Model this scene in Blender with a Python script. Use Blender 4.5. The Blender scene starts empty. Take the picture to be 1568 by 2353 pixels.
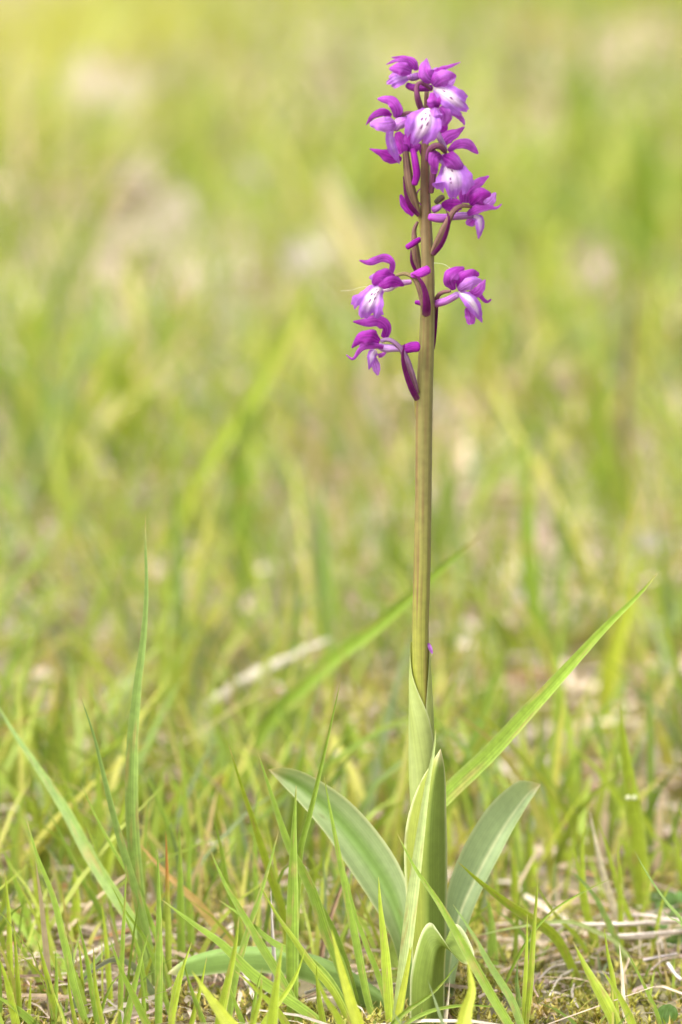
import bpy, math, random
import numpy as np
from mathutils import Vector, noise as mnoise

random.seed(7)
rng = np.random.default_rng(7)
scene = bpy.context.scene
COL = scene.collection
R_ = math.radians

# ------------------------------------------------------------------ camera
PITCH = R_(9.2)
K = 0.2888 / 2353 / 1.2            # tangent per (1568-wide) picture unit
BASE_DEPTH = 1.2216
FWD = Vector((0, math.cos(PITCH), -math.sin(PITCH)))
UP = Vector((0, math.sin(PITCH), math.cos(PITCH)))
RT = Vector((1, 0, 0))
CAM = -(RT * ((985 - 784) * K * BASE_DEPTH) - UP * ((2350 - 1176.5) * K * BASE_DEPTH) + FWD * BASE_DEPTH)
cd = bpy.data.cameras.new("camera")
cam = bpy.data.objects.new("camera", cd)
COL.objects.link(cam)
cam.location = CAM
cam.rotation_euler = (math.pi / 2 - PITCH, 0, 0)
cd.sensor_fit = 'VERTICAL'
cd.sensor_height = 36.0
cd.lens = 36.0 / (2353 * K)
cd.clip_start = 0.02
cd.clip_end = 2000
cd.dof.use_dof = True
cd.dof.focus_distance = 1.196
APERTURE_MM = 16.5
cd.dof.aperture_fstop = cd.lens / APERTURE_MM
cd.dof.aperture_blades = 0
scene.camera = cam

# ------------------------------------------------------------------ sky, sun, exposure
world = bpy.data.worlds.new("World")
scene.world = world
world.use_nodes = True
wn = world.node_tree
wn.nodes.clear()
w_out = wn.nodes.new('ShaderNodeOutputWorld')
w_bg = wn.nodes.new('ShaderNodeBackground')
w_sky = wn.nodes.new('ShaderNodeTexSky')
w_sky.sky_type = 'NISHITA'
w_sky.sun_disc = False
SUN_EL, SUN_AZ = R_(54), R_(-132)      # azimuth from +Y (behind the plant) towards +X
w_sky.sun_elevation = SUN_EL
w_sky.sun_rotation = SUN_AZ
w_sky.air_density = 1.0
w_sky.dust_density = 6.0
w_sky.ozone_density = 0.6
w_hsv = wn.nodes.new('ShaderNodeHueSaturation')      # thin cloud: a paler sky
w_hsv.inputs['Saturation'].default_value = 0.35
wn.links.new(w_sky.outputs[0], w_hsv.inputs['Color'])
wn.links.new(w_hsv.outputs[0], w_bg.inputs['Color'])
w_bg.inputs['Strength'].default_value = 0.15
wn.links.new(w_bg.outputs[0], w_out.inputs[0])

sd = bpy.data.lights.new("sun", 'SUN')
sun = bpy.data.objects.new("sun", sd)
COL.objects.link(sun)
sd.energy = 1.5
sd.angle = R_(28)
sd.color = (1.0, 0.96, 0.88)
sun_dir = Vector((math.sin(SUN_AZ) * math.cos(SUN_EL), math.cos(SUN_AZ) * math.cos(SUN_EL), math.sin(SUN_EL)))
sun.rotation_euler = sun_dir.to_track_quat('Z', 'Y').to_euler()
sun.location = sun_dir * 5

vs = scene.view_settings
vs.view_transform = 'Standard'
vs.look = 'None'
vs.gamma = 1
vs.exposure = 1.36
vs.use_curve_mapping = False
scene.cycles.use_denoising = True
scene.cycles.max_bounces = 8
scene.cycles.transmission_bounces = 6
scene.cycles.diffuse_bounces = 4
scene.cycles.sample_clamp_indirect = 6.0

# ------------------------------------------------------------------ helpers
SRC = 2730 / 1568.0


def from_src(x, y):
    return x / SRC, y / SRC


REG = {  # zoomed views used for measuring: origin in photo pixels and scale
    'D': (0, 0, 1 / SRC), '1': (1380, 180, 2.24), '2': (1380, 600, 2.24), '3': (1340, 980, 2.24),
    '4': (1340, 2400, 1.128), '5': (600, 2900, 0.98), '6': (0, 2000, 1.1224), '7': (1700, 3000, 1.5223),
    '8': (1500, 3500, 2.613),
}


def to_d(reg, x, y):
    ox, oy, s = REG[reg]
    return (ox + x / s) / SRC, (oy + y / s) / SRC


def place(px, py, Y):
    """point of the meadow seen in direction (px,py), standing at depth Y behind the orchid"""
    d = FWD + RT * ((px - 784) * K) - UP * ((py - 1176.5) * K)
    t = (Y - CAM.y) / d.y
    return CAM + d * t


def unit_at(Y):
    return K * ((Y - CAM.y) / math.cos(PITCH))


def gz(x, y):
    far = min(1.0, max(0.0, (y - 0.5) / 3.0))
    v = 0.0022 * math.sin(x * 37 + 1.3) * math.cos(y * 29 + .4) + 0.0016 * math.sin(x * 83 + y * 61)
    v += far * (0.03 * math.sin(x * 1.9 + y * 1.3) + 0.02 * math.sin(y * 2.7 - x * 0.8 + 1))
    return v - 0.0028 * math.cos(.4) * math.sin(1.3) * 0


def gz_np(x, y):
    far = np.clip((y - 0.5) / 3.0, 0, 1)
    v = 0.0022 * np.sin(x * 37 + 1.3) * np.cos(y * 29 + .4) + 0.0016 * np.sin(x * 83 + y * 61)
    return v + far * (0.03 * np.sin(x * 1.9 + y * 1.3) + 0.02 * np.sin(y * 2.7 - x * 0.8 + 1))


def ground_hit(px, py):
    d = FWD + RT * ((px - 784) * K) - UP * ((py - 1176.5) * K)
    t = -CAM.z / d.z
    for _ in range(6):
        p = CAM + d * t
        t = (gz(p.x, p.y) - CAM.z) / d.z
    return CAM + d * t


def tag(o, label=None, cat=None, group=None, kind=None):
    if label: o['label'] = label
    if cat: o['category'] = cat
    if group: o['group'] = group
    if kind: o['kind'] = kind
    return o


def link(name, me, parent=None):
    o = bpy.data.objects.new(name, me)
    COL.objects.link(o)
    if parent is not None:
        o.parent = parent
    return o


def spline(pts, n):
    """Catmull-Rom through points (any dimension), n samples, roughly even"""
    P = np.array(pts, float)
    m = len(P)
    if m == 2:
        t = np.linspace(0, 1, n)[:, None]
        return P[0] * (1 - t) + P[1] * t
    E = np.vstack([2 * P[0] - P[1], P, 2 * P[-1] - P[-2]])
    fine = []
    for i in range(m - 1):
        p0, p1, p2, p3 = E[i], E[i + 1], E[i + 2], E[i + 3]
        for s in np.linspace(0, 1, 16, endpoint=False):
            fine.append(.5 * ((2 * p1) + (-p0 + p2) * s + (2 * p0 - 5 * p1 + 4 * p2 - p3) * s * s + (-p0 + 3 * p1 - 3 * p2 + p3) * s ** 3))
    fine.append(P[-1])
    fine = np.array(fine)
    seg = np.linalg.norm(np.diff(fine[:, :3], axis=0), axis=1)
    L = np.concatenate([[0], np.cumsum(seg)])
    q = np.linspace(0, L[-1], n)
    return np.stack([np.interp(q, L, fine[:, k]) for k in range(fine.shape[1])], 1)


def prof(vals, n):
    v = spline([[i, x] for i, x in enumerate(vals)], 200) if len(vals) > 2 else np.array([[0, vals[0]], [1, vals[1]]], float)
    return np.maximum(np.interp(np.linspace(0, len(vals) - 1, n), v[:, 0], v[:, 1]), 0)


def grid_mesh(name, V, UVs, cols, mat, wrap=False):
    """V: rows x cols x 3"""
    nr, nc = V.shape[:2]
    me = bpy.data.meshes.new(name)
    faces = []
    for i in range(nr - 1):
        for j in range(nc - 1 if not wrap else nc):
            a = i * nc + j
            b = i * nc + (j + 1) % nc
            faces.append((a, b, b + nc, a + nc))
    me.from_pydata(V.reshape(-1, 3).tolist(), [], faces)
    finish(me, UVs.reshape(-1, 2), cols.reshape(-1, 4), mat)
    return me


def finish(me, uv, cols, mat, smooth=True):
    n = len(me.loops)
    vi = np.empty(n, np.int32)
    me.loops.foreach_get('vertex_index', vi)
    lay = me.uv_layers.new(name='UVMap')
    lay.data.foreach_set('uv', uv[vi].astype(np.float32).ravel())
    at = me.color_attributes.new('Col', 'FLOAT_COLOR', 'POINT')
    at.data.foreach_set('color', cols.astype(np.float32).ravel())
    if smooth:
        me.polygons.foreach_set('use_smooth', np.ones(len(me.polygons), bool))
    me.materials.append(mat)
    me.update()


def join_grids(name, parts, mat):
    """several (V,UV,C,wrap) grids as one mesh"""
    vs_, fs, uvs, cs = [], [], [], []
    off = 0
    for V, U, C, wrap in parts:
        nr, nc = V.shape[:2]
        for i in range(nr - 1):
            for j in range(nc if wrap else nc - 1):
                a = off + i * nc + j
                b = off + i * nc + (j + 1) % nc
                fs.append((a, b, b + nc, a + nc))
        vs_.append(V.reshape(-1, 3)); uvs.append(U.reshape(-1, 2)); cs.append(C.reshape(-1, 4))
        off += nr * nc
    me = bpy.data.meshes.new(name)
    me.from_pydata(np.concatenate(vs_).tolist(), [], fs)
    finish(me, np.concatenate(uvs), np.concatenate(cs), mat)
    return me


def tri_count_noise(x, y, z, s):
    return mnoise.noise((x * s, y * s, z * s))


# ------------------------------------------------------------------ materials
def plant_material(name, transl=0.35, rough=0.5, streak=0.25, streak_scale=(45, 1.2), bump=0.15, spec=0.35, warm=(1.15, 1.15, 0.75), mottle=0.12):
    m = bpy.data.materials.new(name)
    m.use_nodes = True
    nt = m.node_tree
    nt.nodes.clear()
    N, L = nt.nodes.new, nt.links.new
    out = N('ShaderNodeOutputMaterial')
    at = N('ShaderNodeAttribute'); at.attribute_name = 'Col'
    uv = N('ShaderNodeUVMap'); uv.uv_map = 'UVMap'
    mp = N('ShaderNodeMapping'); mp.inputs['Scale'].default_value = (streak_scale[0], streak_scale[1], 1)
    L(uv.outputs[0], mp.inputs[0])
    n1 = N('ShaderNodeTexNoise'); n1.inputs['Scale'].default_value = 1.0; n1.inputs['Detail'].default_value = 3
    L(mp.outputs[0], n1.inputs['Vector'])
    geo = N('ShaderNodeNewGeometry')
    n2 = N('ShaderNodeTexNoise'); n2.inputs['Scale'].default_value = 420.0; n2.inputs['Detail'].default_value = 4
    L(geo.outputs['Position'], n2.inputs['Vector'])
    r1 = N('ShaderNodeMapRange'); r1.inputs['From Min'].default_value = .3; r1.inputs['From Max'].default_value = .7
    r1.inputs['To Min'].default_value = 1 - streak; r1.inputs['To Max'].default_value = 1 + streak
    L(n1.outputs[0], r1.inputs['Value'])
    r2 = N('ShaderNodeMapRange'); r2.inputs['From Min'].default_value = .3; r2.inputs['From Max'].default_value = .7
    r2.inputs['To Min'].default_value = 1 - mottle; r2.inputs['To Max'].default_value = 1 + mottle
    L(n2.outputs[0], r2.inputs['Value'])
    mul = N('ShaderNodeMath'); mul.operation = 'MULTIPLY'
    L(r1.outputs[0], mul.inputs[0]); L(r2.outputs[0], mul.inputs[1])
    sc = N('ShaderNodeVectorMath'); sc.operation = 'SCALE'
    L(at.outputs['Color'], sc.inputs[0]); L(mul.outputs[0], sc.inputs['Scale'])
    bs = N('ShaderNodeBsdfPrincipled')
    L(sc.outputs[0], bs.inputs['Base Color'])
    bs.inputs['Roughness'].default_value = rough
    bs.inputs['Specular IOR Level'].default_value = spec
    bp = N('ShaderNodeBump'); bp.inputs['Strength'].default_value = bump; bp.inputs['Distance'].default_value = 0.0004
    L(n1.outputs[0], bp.inputs['Height']); L(bp.outputs[0], bs.inputs['Normal'])
    if transl > 0:
        tw = N('ShaderNodeVectorMath'); tw.operation = 'MULTIPLY'; tw.inputs[1].default_value = warm
        L(sc.outputs[0], tw.inputs[0])
        tr = N('ShaderNodeBsdfTranslucent')
        L(tw.outputs[0], tr.inputs['Color'])
        mx = N('ShaderNodeMixShader'); mx.inputs[0].default_value = transl
        L(bs.outputs[0], mx.inputs[1]); L(tr.outputs[0], mx.inputs[2])
        L(mx.outputs[0], out.inputs[0])
    else:
        L(bs.outputs[0], out.inputs[0])
    return m


M_BLADE = plant_material('grass_blade_surface', 0.42, 0.48, 0.32, (26, 1.0), 0.3, 0.26, (1.2, 1.15, 0.7))
M_MEADOW = plant_material('meadow_grass_surface', 0.48, 0.5, 0.12, (6, 1.0), 0.0, 0.3, (1.2, 1.15, 0.7))
M_LEAF = plant_material('orchid_leaf_surface', 0.25, 0.6, 0.12, (34, 1.0), 0.18, 0.22, (1.3, 1.25, 0.5), 0.07)
M_PETAL = plant_material('orchid_petal_surface', 0.42, 0.55, 0.42, (20, 1.4), 0.8, 0.2, (1.1, 0.9, 1.1), 0.22)
M_LIP = plant_material('orchid_lip_surface', 0.42, 0.55, 0.12, (20, 1.4), 0.7, 0.2, (1.1, 0.9, 1.1), 0.2)
M_TUBE = plant_material('orchid_tube_surface', 0.08, 0.62, 0.5, (14, 1.0), 0.45, 0.18, (1, 1, 1), 0.15)
M_STEM = plant_material('orchid_stem_surface', 0.0, 0.46, 0.16, (22, 3.0), 0.3, 0.35, (1, 1, 1), 0.12)
M_DRY = plant_material('dry_plant_surface', 0.18, 0.75, 0.3, (14, 2.0), 0.4, 0.2, (1.1, 1, .8), 0.2)
M_MOSS = plant_material('moss_surface', 0.3, 0.7, 0.1, (3, 1), 0.0, 0.2, (1.2, 1.1, .6), 0.3)


def ground_material():
    m = bpy.data.materials.new('meadow_soil_surface')
    m.use_nodes = True
    nt = m.node_tree
    N, L = nt.nodes.new, nt.links.new
    bs = nt.nodes['Principled BSDF']
    geo = N('ShaderNodeNewGeometry')
    n1 = N('ShaderNodeTexNoise'); n1.inputs['Scale'].default_value = 60; n1.inputs['Detail'].default_value = 8
    n2 = N('ShaderNodeTexNoise'); n2.inputs['Scale'].default_value = 5; n2.inputs['Detail'].default_value = 4
    L(geo.outputs['Position'], n1.inputs['Vector']); L(geo.outputs['Position'], n2.inputs['Vector'])
    c1 = N('ShaderNodeValToRGB')
    e = c1.color_ramp.elements
    e[0].position = .3; e[0].color = (0.08, 0.06, 0.04, 1)
    e[1].position = .7; e[1].color = (0.36, 0.30, 0.21, 1)
    x = c1.color_ramp.elements.new(.5); x.color = (0.21, 0.17, 0.10, 1)
    L(n1.outputs[0], c1.inputs[0])
    c2 = N('ShaderNodeValToRGB')
    e = c2.color_ramp.elements
    e[0].position = .35; e[0].color = (0.16, 0.17, 0.06, 1)
    e[1].position = .65; e[1].color = (0.32, 0.25, 0.17, 1)
    L(n2.outputs[0], c2.inputs[0])
    mx = N('ShaderNodeMix'); mx.data_type = 'RGBA'; mx.inputs[0].default_value = .5
    L(c1.outputs[0], mx.inputs[6]); L(c2.outputs[0], mx.inputs[7])
    L(mx.outputs[2], bs.inputs['Base Color'])
    bs.inputs['Roughness'].default_value = .95
    bp = N('ShaderNodeBump'); bp.inputs['Strength'].default_value = .6; bp.inputs['Distance'].default_value = .006
    L(n1.outputs[0], bp.inputs['Height']); L(bp.outputs[0], bs.inputs['Normal'])
    return m


# ------------------------------------------------------------------ ground
def build_ground():
    xs = np.unique(np.concatenate([np.linspace(-.4, .4, 61), np.linspace(-4, 4, 81), np.array([-400, -150, -60, -25, -12, -7, 7, 12, 25, 60, 150, 400.])]))
    ys = np.unique(np.concatenate([np.linspace(-.4, .8, 81), np.linspace(-2, 12, 121), np.array([-400, -150, -60, -20, -8, -4, 15, 20, 35, 80, 200, 600.])]))
    X, Yg = np.meshgrid(xs, ys)
    Z = gz_np(X, Yg)
    V = np.stack([X, Yg, Z], -1)
    me = grid_mesh('ground', V, np.zeros(V.shape[:2] + (2,)), np.ones(V.shape[:2] + (4,)), ground_material())
    o = link('ground', me)
    tag(o, 'brown meadow soil under moss, straw and grass', 'ground', kind='structure')


build_ground()


# ------------------------------------------------------------------ stuff: meadow grass, litter, moss
def vnoise2(x, y, s, seed):
    """smooth value noise, numpy"""
    r = np.random.default_rng(seed)
    tab = r.random((64, 64))
    fx, fy = x / s, y / s
    ix, iy = np.floor(fx).astype(int), np.floor(fy).astype(int)
    tx, ty = fx - ix, fy - iy
    tx = tx * tx * (3 - 2 * tx); ty = ty * ty * (3 - 2 * ty)
    g = lambda a, b: tab[a % 64, b % 64]
    return (g(ix, iy) * (1 - tx) + g(ix + 1, iy) * tx) * (1 - ty) + (g(ix, iy + 1) * (1 - tx) + g(ix + 1, iy + 1) * tx) * ty


def mesh_np(name, verts, loop_vi, loop_start, loop_total, uv, cols, mat, smooth=True):
    me = bpy.data.meshes.new(name)
    me.vertices.add(len(verts))
    me.vertices.foreach_set('co', verts.astype(np.float32).ravel())
    me.loops.add(len(loop_vi))
    me.loops.foreach_set('vertex_index', loop_vi.astype(np.int32))
    me.polygons.add(len(loop_start))
    me.polygons.foreach_set('loop_start', loop_start.astype(np.int32))
    me.update(calc_edges=True)
    finish(me, uv, cols, mat, smooth)
    me.validate()
    return me


def blades_mesh(name, x, y, z, h, w, az, lean, curl, wa, cols_root, cols_tip, mat, K_=4):
    n = len(x)
    t = np.linspace(0, 1, K_ + 1)
    rows = []
    side = np.stack([np.cos(wa), np.sin(wa), np.zeros(n)], 1)
    d = np.stack([np.cos(az), np.sin(az)], 1)
    vpb = 2 * K_ + 1
    V = np.zeros((n, vpb, 3)); U = np.zeros((n, vpb, 2)); C = np.ones((n, vpb, 4))
    for k, tt in enumerate(t):
        hor = h * (lean * tt + curl * tt ** 2.3)
        ver = h * tt * (1 - 0.35 * np.abs(curl) * tt ** 1.5)
        c = np.stack([x + d[:, 0] * hor, y + d[:, 1] * hor, z + ver], 1)
        ww = w * (0.75 + 0.5 * tt - 1.25 * tt ** 3 if False else (0.7 + 0.9 * tt - 1.55 * tt ** 2.2))
        col = cols_root * (1 - tt) + cols_tip * tt
        if k < K_:
            V[:, 2 * k] = c - side * (ww * .5)[:, None]
            V[:, 2 * k + 1] = c + side * (ww * .5)[:, None]
            U[:, 2 * k] = (0, tt); U[:, 2 * k + 1] = (1, tt)
            C[:, 2 * k, :3] = col; C[:, 2 * k + 1, :3] = col
        else:
            V[:, 2 * k] = c; U[:, 2 * k] = (.5, 1); C[:, 2 * k, :3] = col
    pat = []
    tot = []
    for k in range(K_ - 1):
        pat += [2 * k, 2 * k + 1, 2 * k + 3, 2 * k + 2]; tot.append(4)
    pat += [2 * K_ - 2, 2 * K_ - 1, 2 * K_]; tot.append(3)
    lv = (np.array(pat)[None] + (np.arange(n) * vpb)[:, None]).ravel()
    tot = np.tile(tot, n)
    st = np.concatenate([[0], np.cumsum(tot)[:-1]])
    return mesh_np(name, V.reshape(-1, 3), lv, st, tot, U.reshape(-1, 2), C.reshape(-1, 4), mat)


PAL = np.array([[0.30, 0.38, 0.055], [0.23, 0.33, 0.045], [0.155, 0.25, 0.04], [0.37, 0.39, 0.08],
                [0.19, 0.26, 0.12], [0.48, 0.41, 0.26], [0.42, 0.33, 0.22]])


def meadow_points(n, y0, y1, hw0, hwk):
    d = y0 + (y1 - y0) * rng.random(n)
    hw = hw0 + hwk * (d + 1.2)
    keep = rng.random(n) < hw / hw.max()
    d, hw = d[keep], hw[keep]
    x = (rng.random(len(d)) * 2 - 1) * hw
    return x, d


def frame_x(x, y):
    """where a spot lies across the view, -1 to 1 at the sides of the frame"""
    return (x - CAM.x) / (0.0963 / 1.2 * (y - CAM.y))


def make_meadow():
    xs, ys = [], []
    for (n, a, b, h0, hk) in ((12000, -.95, .0, .30, .10), (3500, 0.0, .30, .26, .10), (3500, .30, .9, .32, .10), (9000, .9, 3.0, .32, .14), (20500, 3.0, 11.0, .35, .17)):
        x, y = meadow_points(n, a, b, h0, hk)
        xs.append(x); ys.append(y)
    x = np.concatenate(xs); y = np.concatenate(ys)
    # tufts: blades stand in clumps, soil and straw show between
    nz = vnoise2(x + 9, y + 9, .06, 1) * .42 + vnoise2(x + 9, y + 9, .2, 2) * .38 + vnoise2(x + 9, y + 9, .5, 3) * .2
    fx = frame_x(x, y)
    near = np.clip(1 - np.abs(y - .15) / .7, 0, 1)
    thr = .36 + .2 * near * np.clip(fx - .1, -.4, 1)
    k = nz + .12 * rng.random(len(x)) > thr + .12
    x, y, nz, fx = x[k], y[k], nz[k], fx[k]
    # keep the immediate surroundings of the orchid clear (those blades are things of their own)
    k = np.hypot(x, y) > .045
    x, y, nz, fx = x[k], y[k], nz[k], fx[k]
    n = len(x)
    h = .02 + .06 * rng.random(n) ** 1.5 + .05 * (nz - .45)
    h[rng.random(n) < .1] *= 1.6
    h = np.where(y > .9, h * 1.35, h)
    h = np.where(y > 2.5, h * 1.2, h)
    zone = (y > -.5) & (y < .14)
    h = np.where(zone, np.minimum(h, (.010 + .028 * rng.random(n) ** 1.5) * np.where(fx < .05, 1.7, 1)), h)
    zone2 = (y >= .14) & (y < .4)
    h = np.where(zone2, np.minimum(h * 1.2, .03 + .05 * rng.random(n)), h)
    open_ = (np.hypot((x - .085) / .05, (y - .04) / .09) < 1)       # bare mossy spot with the straw bundle and clover
    h = np.where(open_, np.minimum(h, .006 + .006 * rng.random(n)), h)
    h = np.where(y < -.02, np.minimum(h, .008 + .022 * rng.random(n)), h)
    clear = (np.hypot((x + .045) / .055, (y + .035) / .065) < 1)      # the low leaf lies over this spot
    h = np.where(clear, np.minimum(h, .005 + .005 * rng.random(n)), h)
    for (lx, ly, hw_, slope) in GAPS:
        inside = (np.abs(fx - frame_x(lx, ly)) < hw_) & (y < ly) & (y > ly - 2.0)
        h = np.where(inside, np.minimum(h, .010 + (ly - y) * slope), h)
    h = np.clip(h, .006, .22)
    w = .0009 + .0014 * rng.random(n)
    w = np.where(y > .12, .0015 + .0024 * rng.random(n), w)
    w = np.where(y > .9, .0032 + .0036 * rng.random(n), w)
    w = np.where(y > 3, .0045 + .0055 * rng.random(n), w)
    w = np.minimum(w, h * .11)
    az = rng.random(n) * 2 * np.pi
    lean = .05 + .6 * rng.random(n) ** 1.8
    lean = np.where(y > .5, .08 + .95 * rng.random(n) ** 1.7, lean)
    curl = .05 + .7 * rng.random(n) ** 2.2
    wa = rng.normal(0, .7, n)
    # colours: patches and individuals
    pn = vnoise2(x + 20, y + 5, .4, 5) * .6 + vnoise2(x + 20, y + 5, 1.1, 6) * .4
    u = rng.random(n) * .8 + pn * .55 - .16
    idx = np.digitize(u, [.32, .56, .74, .86, .95, 1.03])
    base = PAL[np.clip(idx, 0, 6)]
    yel = np.clip(-fx * .5 + .15, 0, .7)[:, None] * np.clip((y - 2.0) / 3, 0, 1)[:, None]  # sunlit glow far off to the left, painted into the blade colour
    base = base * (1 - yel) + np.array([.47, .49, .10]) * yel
    base = base * (.75 + .5 * rng.random((n, 1)))
    root = base * np.array([1.1, .98, 1.2])
    tip = base * np.array([1.05, 1.0, .95])
    br = rng.random(n) < .06
    tip[br] = np.array([.40, .30, .14])
    z = gz_np(x, y) - .001
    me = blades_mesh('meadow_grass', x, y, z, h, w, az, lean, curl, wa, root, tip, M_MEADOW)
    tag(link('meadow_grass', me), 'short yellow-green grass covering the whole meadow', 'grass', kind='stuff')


def make_litter():
    xs, ys = [], []
    for (n, a, b, h0, hk) in ((11000, -.5, .0, .2, .10), (18000, .0, .5, .2, .10), (11000, .5, 1.5, .25, .12), (24000, 1.5, 9.0, .3, .15)):
        x, y = meadow_points(n, a, b, h0, hk)
        xs.append(x); ys.append(y)
    x = np.concatenate(xs); y = np.concatenate(ys)
    nz = vnoise2(x + 3, y + 3, .12, 11)
    k = nz + .5 * rng.random(len(x)) > .55
    x, y = x[k], y[k]
    n = len(x)
    far = np.clip(y, 0, 3)
    ln = (.008 + .035 * rng.random(n) ** 1.8) * (1 + far * .4)
    w = (.00035 + .0013 * rng.random(n) ** 2.5) * (1 + far * 3)
    az = rng.random(n) * 2 * np.pi
    el = rng.random(n) ** 3 * .4
    z = gz_np(x, y) + .0005 + .005 * rng.random(n) ** 2
    pal = np.array([[.56, .46, .34], [.56, .49, .39], [.42, .32, .21], [.24, .15, .09], [.56, .42, .36], [.45, .24, .10]])
    base = pal[rng.choice(6, n, p=[.28, .2, .22, .14, .11, .05])] * (.6 + .4 * rng.random((n, 1)))
    # strips: 3 segments, bending
    rows = 4
    V = np.zeros((n, rows * 2, 3)); U = np.zeros((n, rows * 2, 2)); C = np.ones((n, rows * 2, 4))
    d = np.stack([np.cos(az), np.sin(az)], 1)
    s = np.stack([-np.sin(az), np.cos(az), rng.normal(0, .5, n)], 1)
    bend = rng.normal(0, .35, n)
    arch = rng.random(n) * .12
    for k in range(rows):
        t = k / (rows - 1)
        cx = x + (d[:, 0] * t - d[:, 1] * bend * t * t) * ln
        cy = y + (d[:, 1] * t + d[:, 0] * bend * t * t) * ln
        cz = z + el * ln * t * .7 + arch * ln * 4 * t * (1 - t)
        ww = w * (.55 + 1.2 * t * (1 - t) * 1.5)
        for q, sg in enumerate((-.5, .5)):
            V[:, 2 * k + q] = np.stack([cx, cy, cz], 1) + s * (ww * sg)[:, None]
            U[:, 2 * k + q] = (q, t); C[:, 2 * k + q, :3] = base
    pat, tot = [], []
    for k in range(rows - 1):
        pat += [2 * k, 2 * k + 1, 2 * k + 3, 2 * k + 2]; tot.append(4)
    lv = (np.array(pat)[None] + (np.arange(n) * rows * 2)[:, None]).ravel()
    tt = np.tile(tot, n)
    st = np.concatenate([[0], np.cumsum(tt)[:-1]])
    me = mesh_np('dry_grass_litter', V.reshape(-1, 3), lv, st, tt, U.reshape(-1, 2), C.reshape(-1, 4), M_DRY)
    tag(link('dry_grass_litter', me), 'scattered bits of dead straw lying over the soil', 'straw litter', kind='stuff')


def make_moss():
    n0 = 30000
    x = (rng.random(n0) * 2 - 1) * .2 - .02
    y = -.18 + rng.random(n0) * .75
    nz = vnoise2(x + 3, y + 3, .035, 21) * .6 + vnoise2(x + 3, y + 3, .012, 22) * .4
    k = nz + .15 * rng.random(n0) > .42
    x, y, nz = x[k], y[k], nz[k]
    n = len(x)
    q = 9                                   # leaflets to a shoot
    hgt = .002 + .010 * np.clip(nz - .4, 0, 1) + .003 * rng.random(n)
    hgt = np.where(np.hypot((x - .10) / .05, (y - .045) / .05) < 1, .002, hgt)
    z = gz_np(x, y)
    V = np.zeros((n, q, 3, 3)); C = np.ones((n, q, 3, 4)); U = np.zeros((n, q, 3, 2))
    pal = np.array([[.31, .30, .05], [.24, .25, .045], [.40, .36, .10], [.19, .20, .04], [.34, .27, .08]])
    base = pal[rng.choice(5, n)] * (.7 + .6 * rng.random((n, 1)))
    for i in range(q):
        a = rng.random(n) * 2 * np.pi
        tt = i / (q - 1)
        ln = .0012 + .0016 * rng.random(n)
        zz = z + hgt * (.25 + .75 * tt)
        p0 = np.stack([x, y, zz], 1)
        dr = np.stack([np.cos(a), np.sin(a), .3 + .9 * rng.random(n)], 1)
        sd_ = np.stack([-np.sin(a), np.cos(a), np.zeros(n)], 1) * (.0004 + .0002 * rng.random(n))[:, None]
        V[:, i, 0] = p0 - sd_; V[:, i, 1] = p0 + sd_; V[:, i, 2] = p0 + dr * ln[:, None]
        C[:, i, :, :3] = base[:, None]
        U[:, i, 2] = (.5, 1)
    lv = np.arange(n * q * 3)
    st = np.arange(n * q) * 3
    me = mesh_np('moss', V.reshape(-1, 3), lv, st, np.full(n * q, 3), U.reshape(-1, 2), C.reshape(-1, 4), M_MOSS)
    tag(link('moss', me), 'golden green moss cushions on the soil around the orchid', 'moss', kind='stuff')


DRY = [  # label, x, y, width, height, colour, lean, group
    ('whitish dead leaf standing in the grass behind the flower spike, brightest blur', 690, 578, 112, 120, (.76, .68, .62), 0, None),
    ('long cream dead blade leaning in the grass next to the whitish leaf', 778, 490, 62, 230, (.70, .66, .42), -.24, None),
    ('pinkish beige dead leaf low behind the bare part of the stem', 1050, 935, 100, 75, (.72, .54, .42), 0, None),
    ('rose grey dead leaf in the grass beyond the two lower right flowers', 1345, 600, 120, 130, (.62, .47, .43), .2, None),
]
PG = 'pale dead leaves far behind the orchid'
for x_, y_, w_, h_ in ((205, 175, 120, 110), (310, 200, 110, 100), (1540, 360, 80, 100), (410, 470, 120, 100), (560, 400, 80, 80), (320, 400, 120, 80)):
    DRY.append(('large pale dead leaf blurred in the far grass', x_, y_, w_, h_, (.66, .56, .46), random.uniform(-.5, .5), PG))
MG = 'small dead leaves in the middle distance'
for x_, y_, w_, h_, c_ in ((330, 1130, 90, 70, (.64, .52, .44)), (620, 1150, 60, 80, (.58, .48, .40)), (1178, 1080, 44, 60, (.66, .62, .48)), (480, 830, 60, 60, (.60, .56, .48)), (100, 1540, 90, 60, (.62, .46, .36)),
                           (40, 1450, 60, 70, (.66, .60, .50)), (1495, 1240, 80, 50, (.62, .56, .56)), (1190, 1360, 60, 80, (.58, .52, .52)), (1300, 830, 80, 90, (.50, .40, .28)), (230, 1540, 60, 60, (.42, .30, .22)),
                           (950, 980, 60, 90, (.46, .34, .26)), (860, 1330, 50, 60, (.55, .50, .40)), (1200, 1600, 60, 50, (.62, .52, .46)), (650, 950, 50, 50, (.5, .42, .32)), (1290, 950, 50, 70, (.55, .45, .32))):
    DRY.append(('small faded dead leaf blurred in the middle distance of the meadow', x_, y_, w_, h_, c_, random.uniform(-.4, .4), MG))
GAPS = []
for d_ in DRY:
    g_ = ground_hit(d_[1], d_[2] + d_[4] * .5)
    GAPS.append((g_.x, g_.y, d_[3] * .55 / 784, (CAM.z - g_.z) / (g_.y - CAM.y)))
g_ = ground_hit(780, 640)
GAPS.append((g_.x, g_.y, .085, (CAM.z - g_.z) / (g_.y - CAM.y)))

make_meadow()
make_litter()
make_moss()


# ------------------------------------------------------------------ ribbons, tubes, lofts
CAMV = CAM


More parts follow.
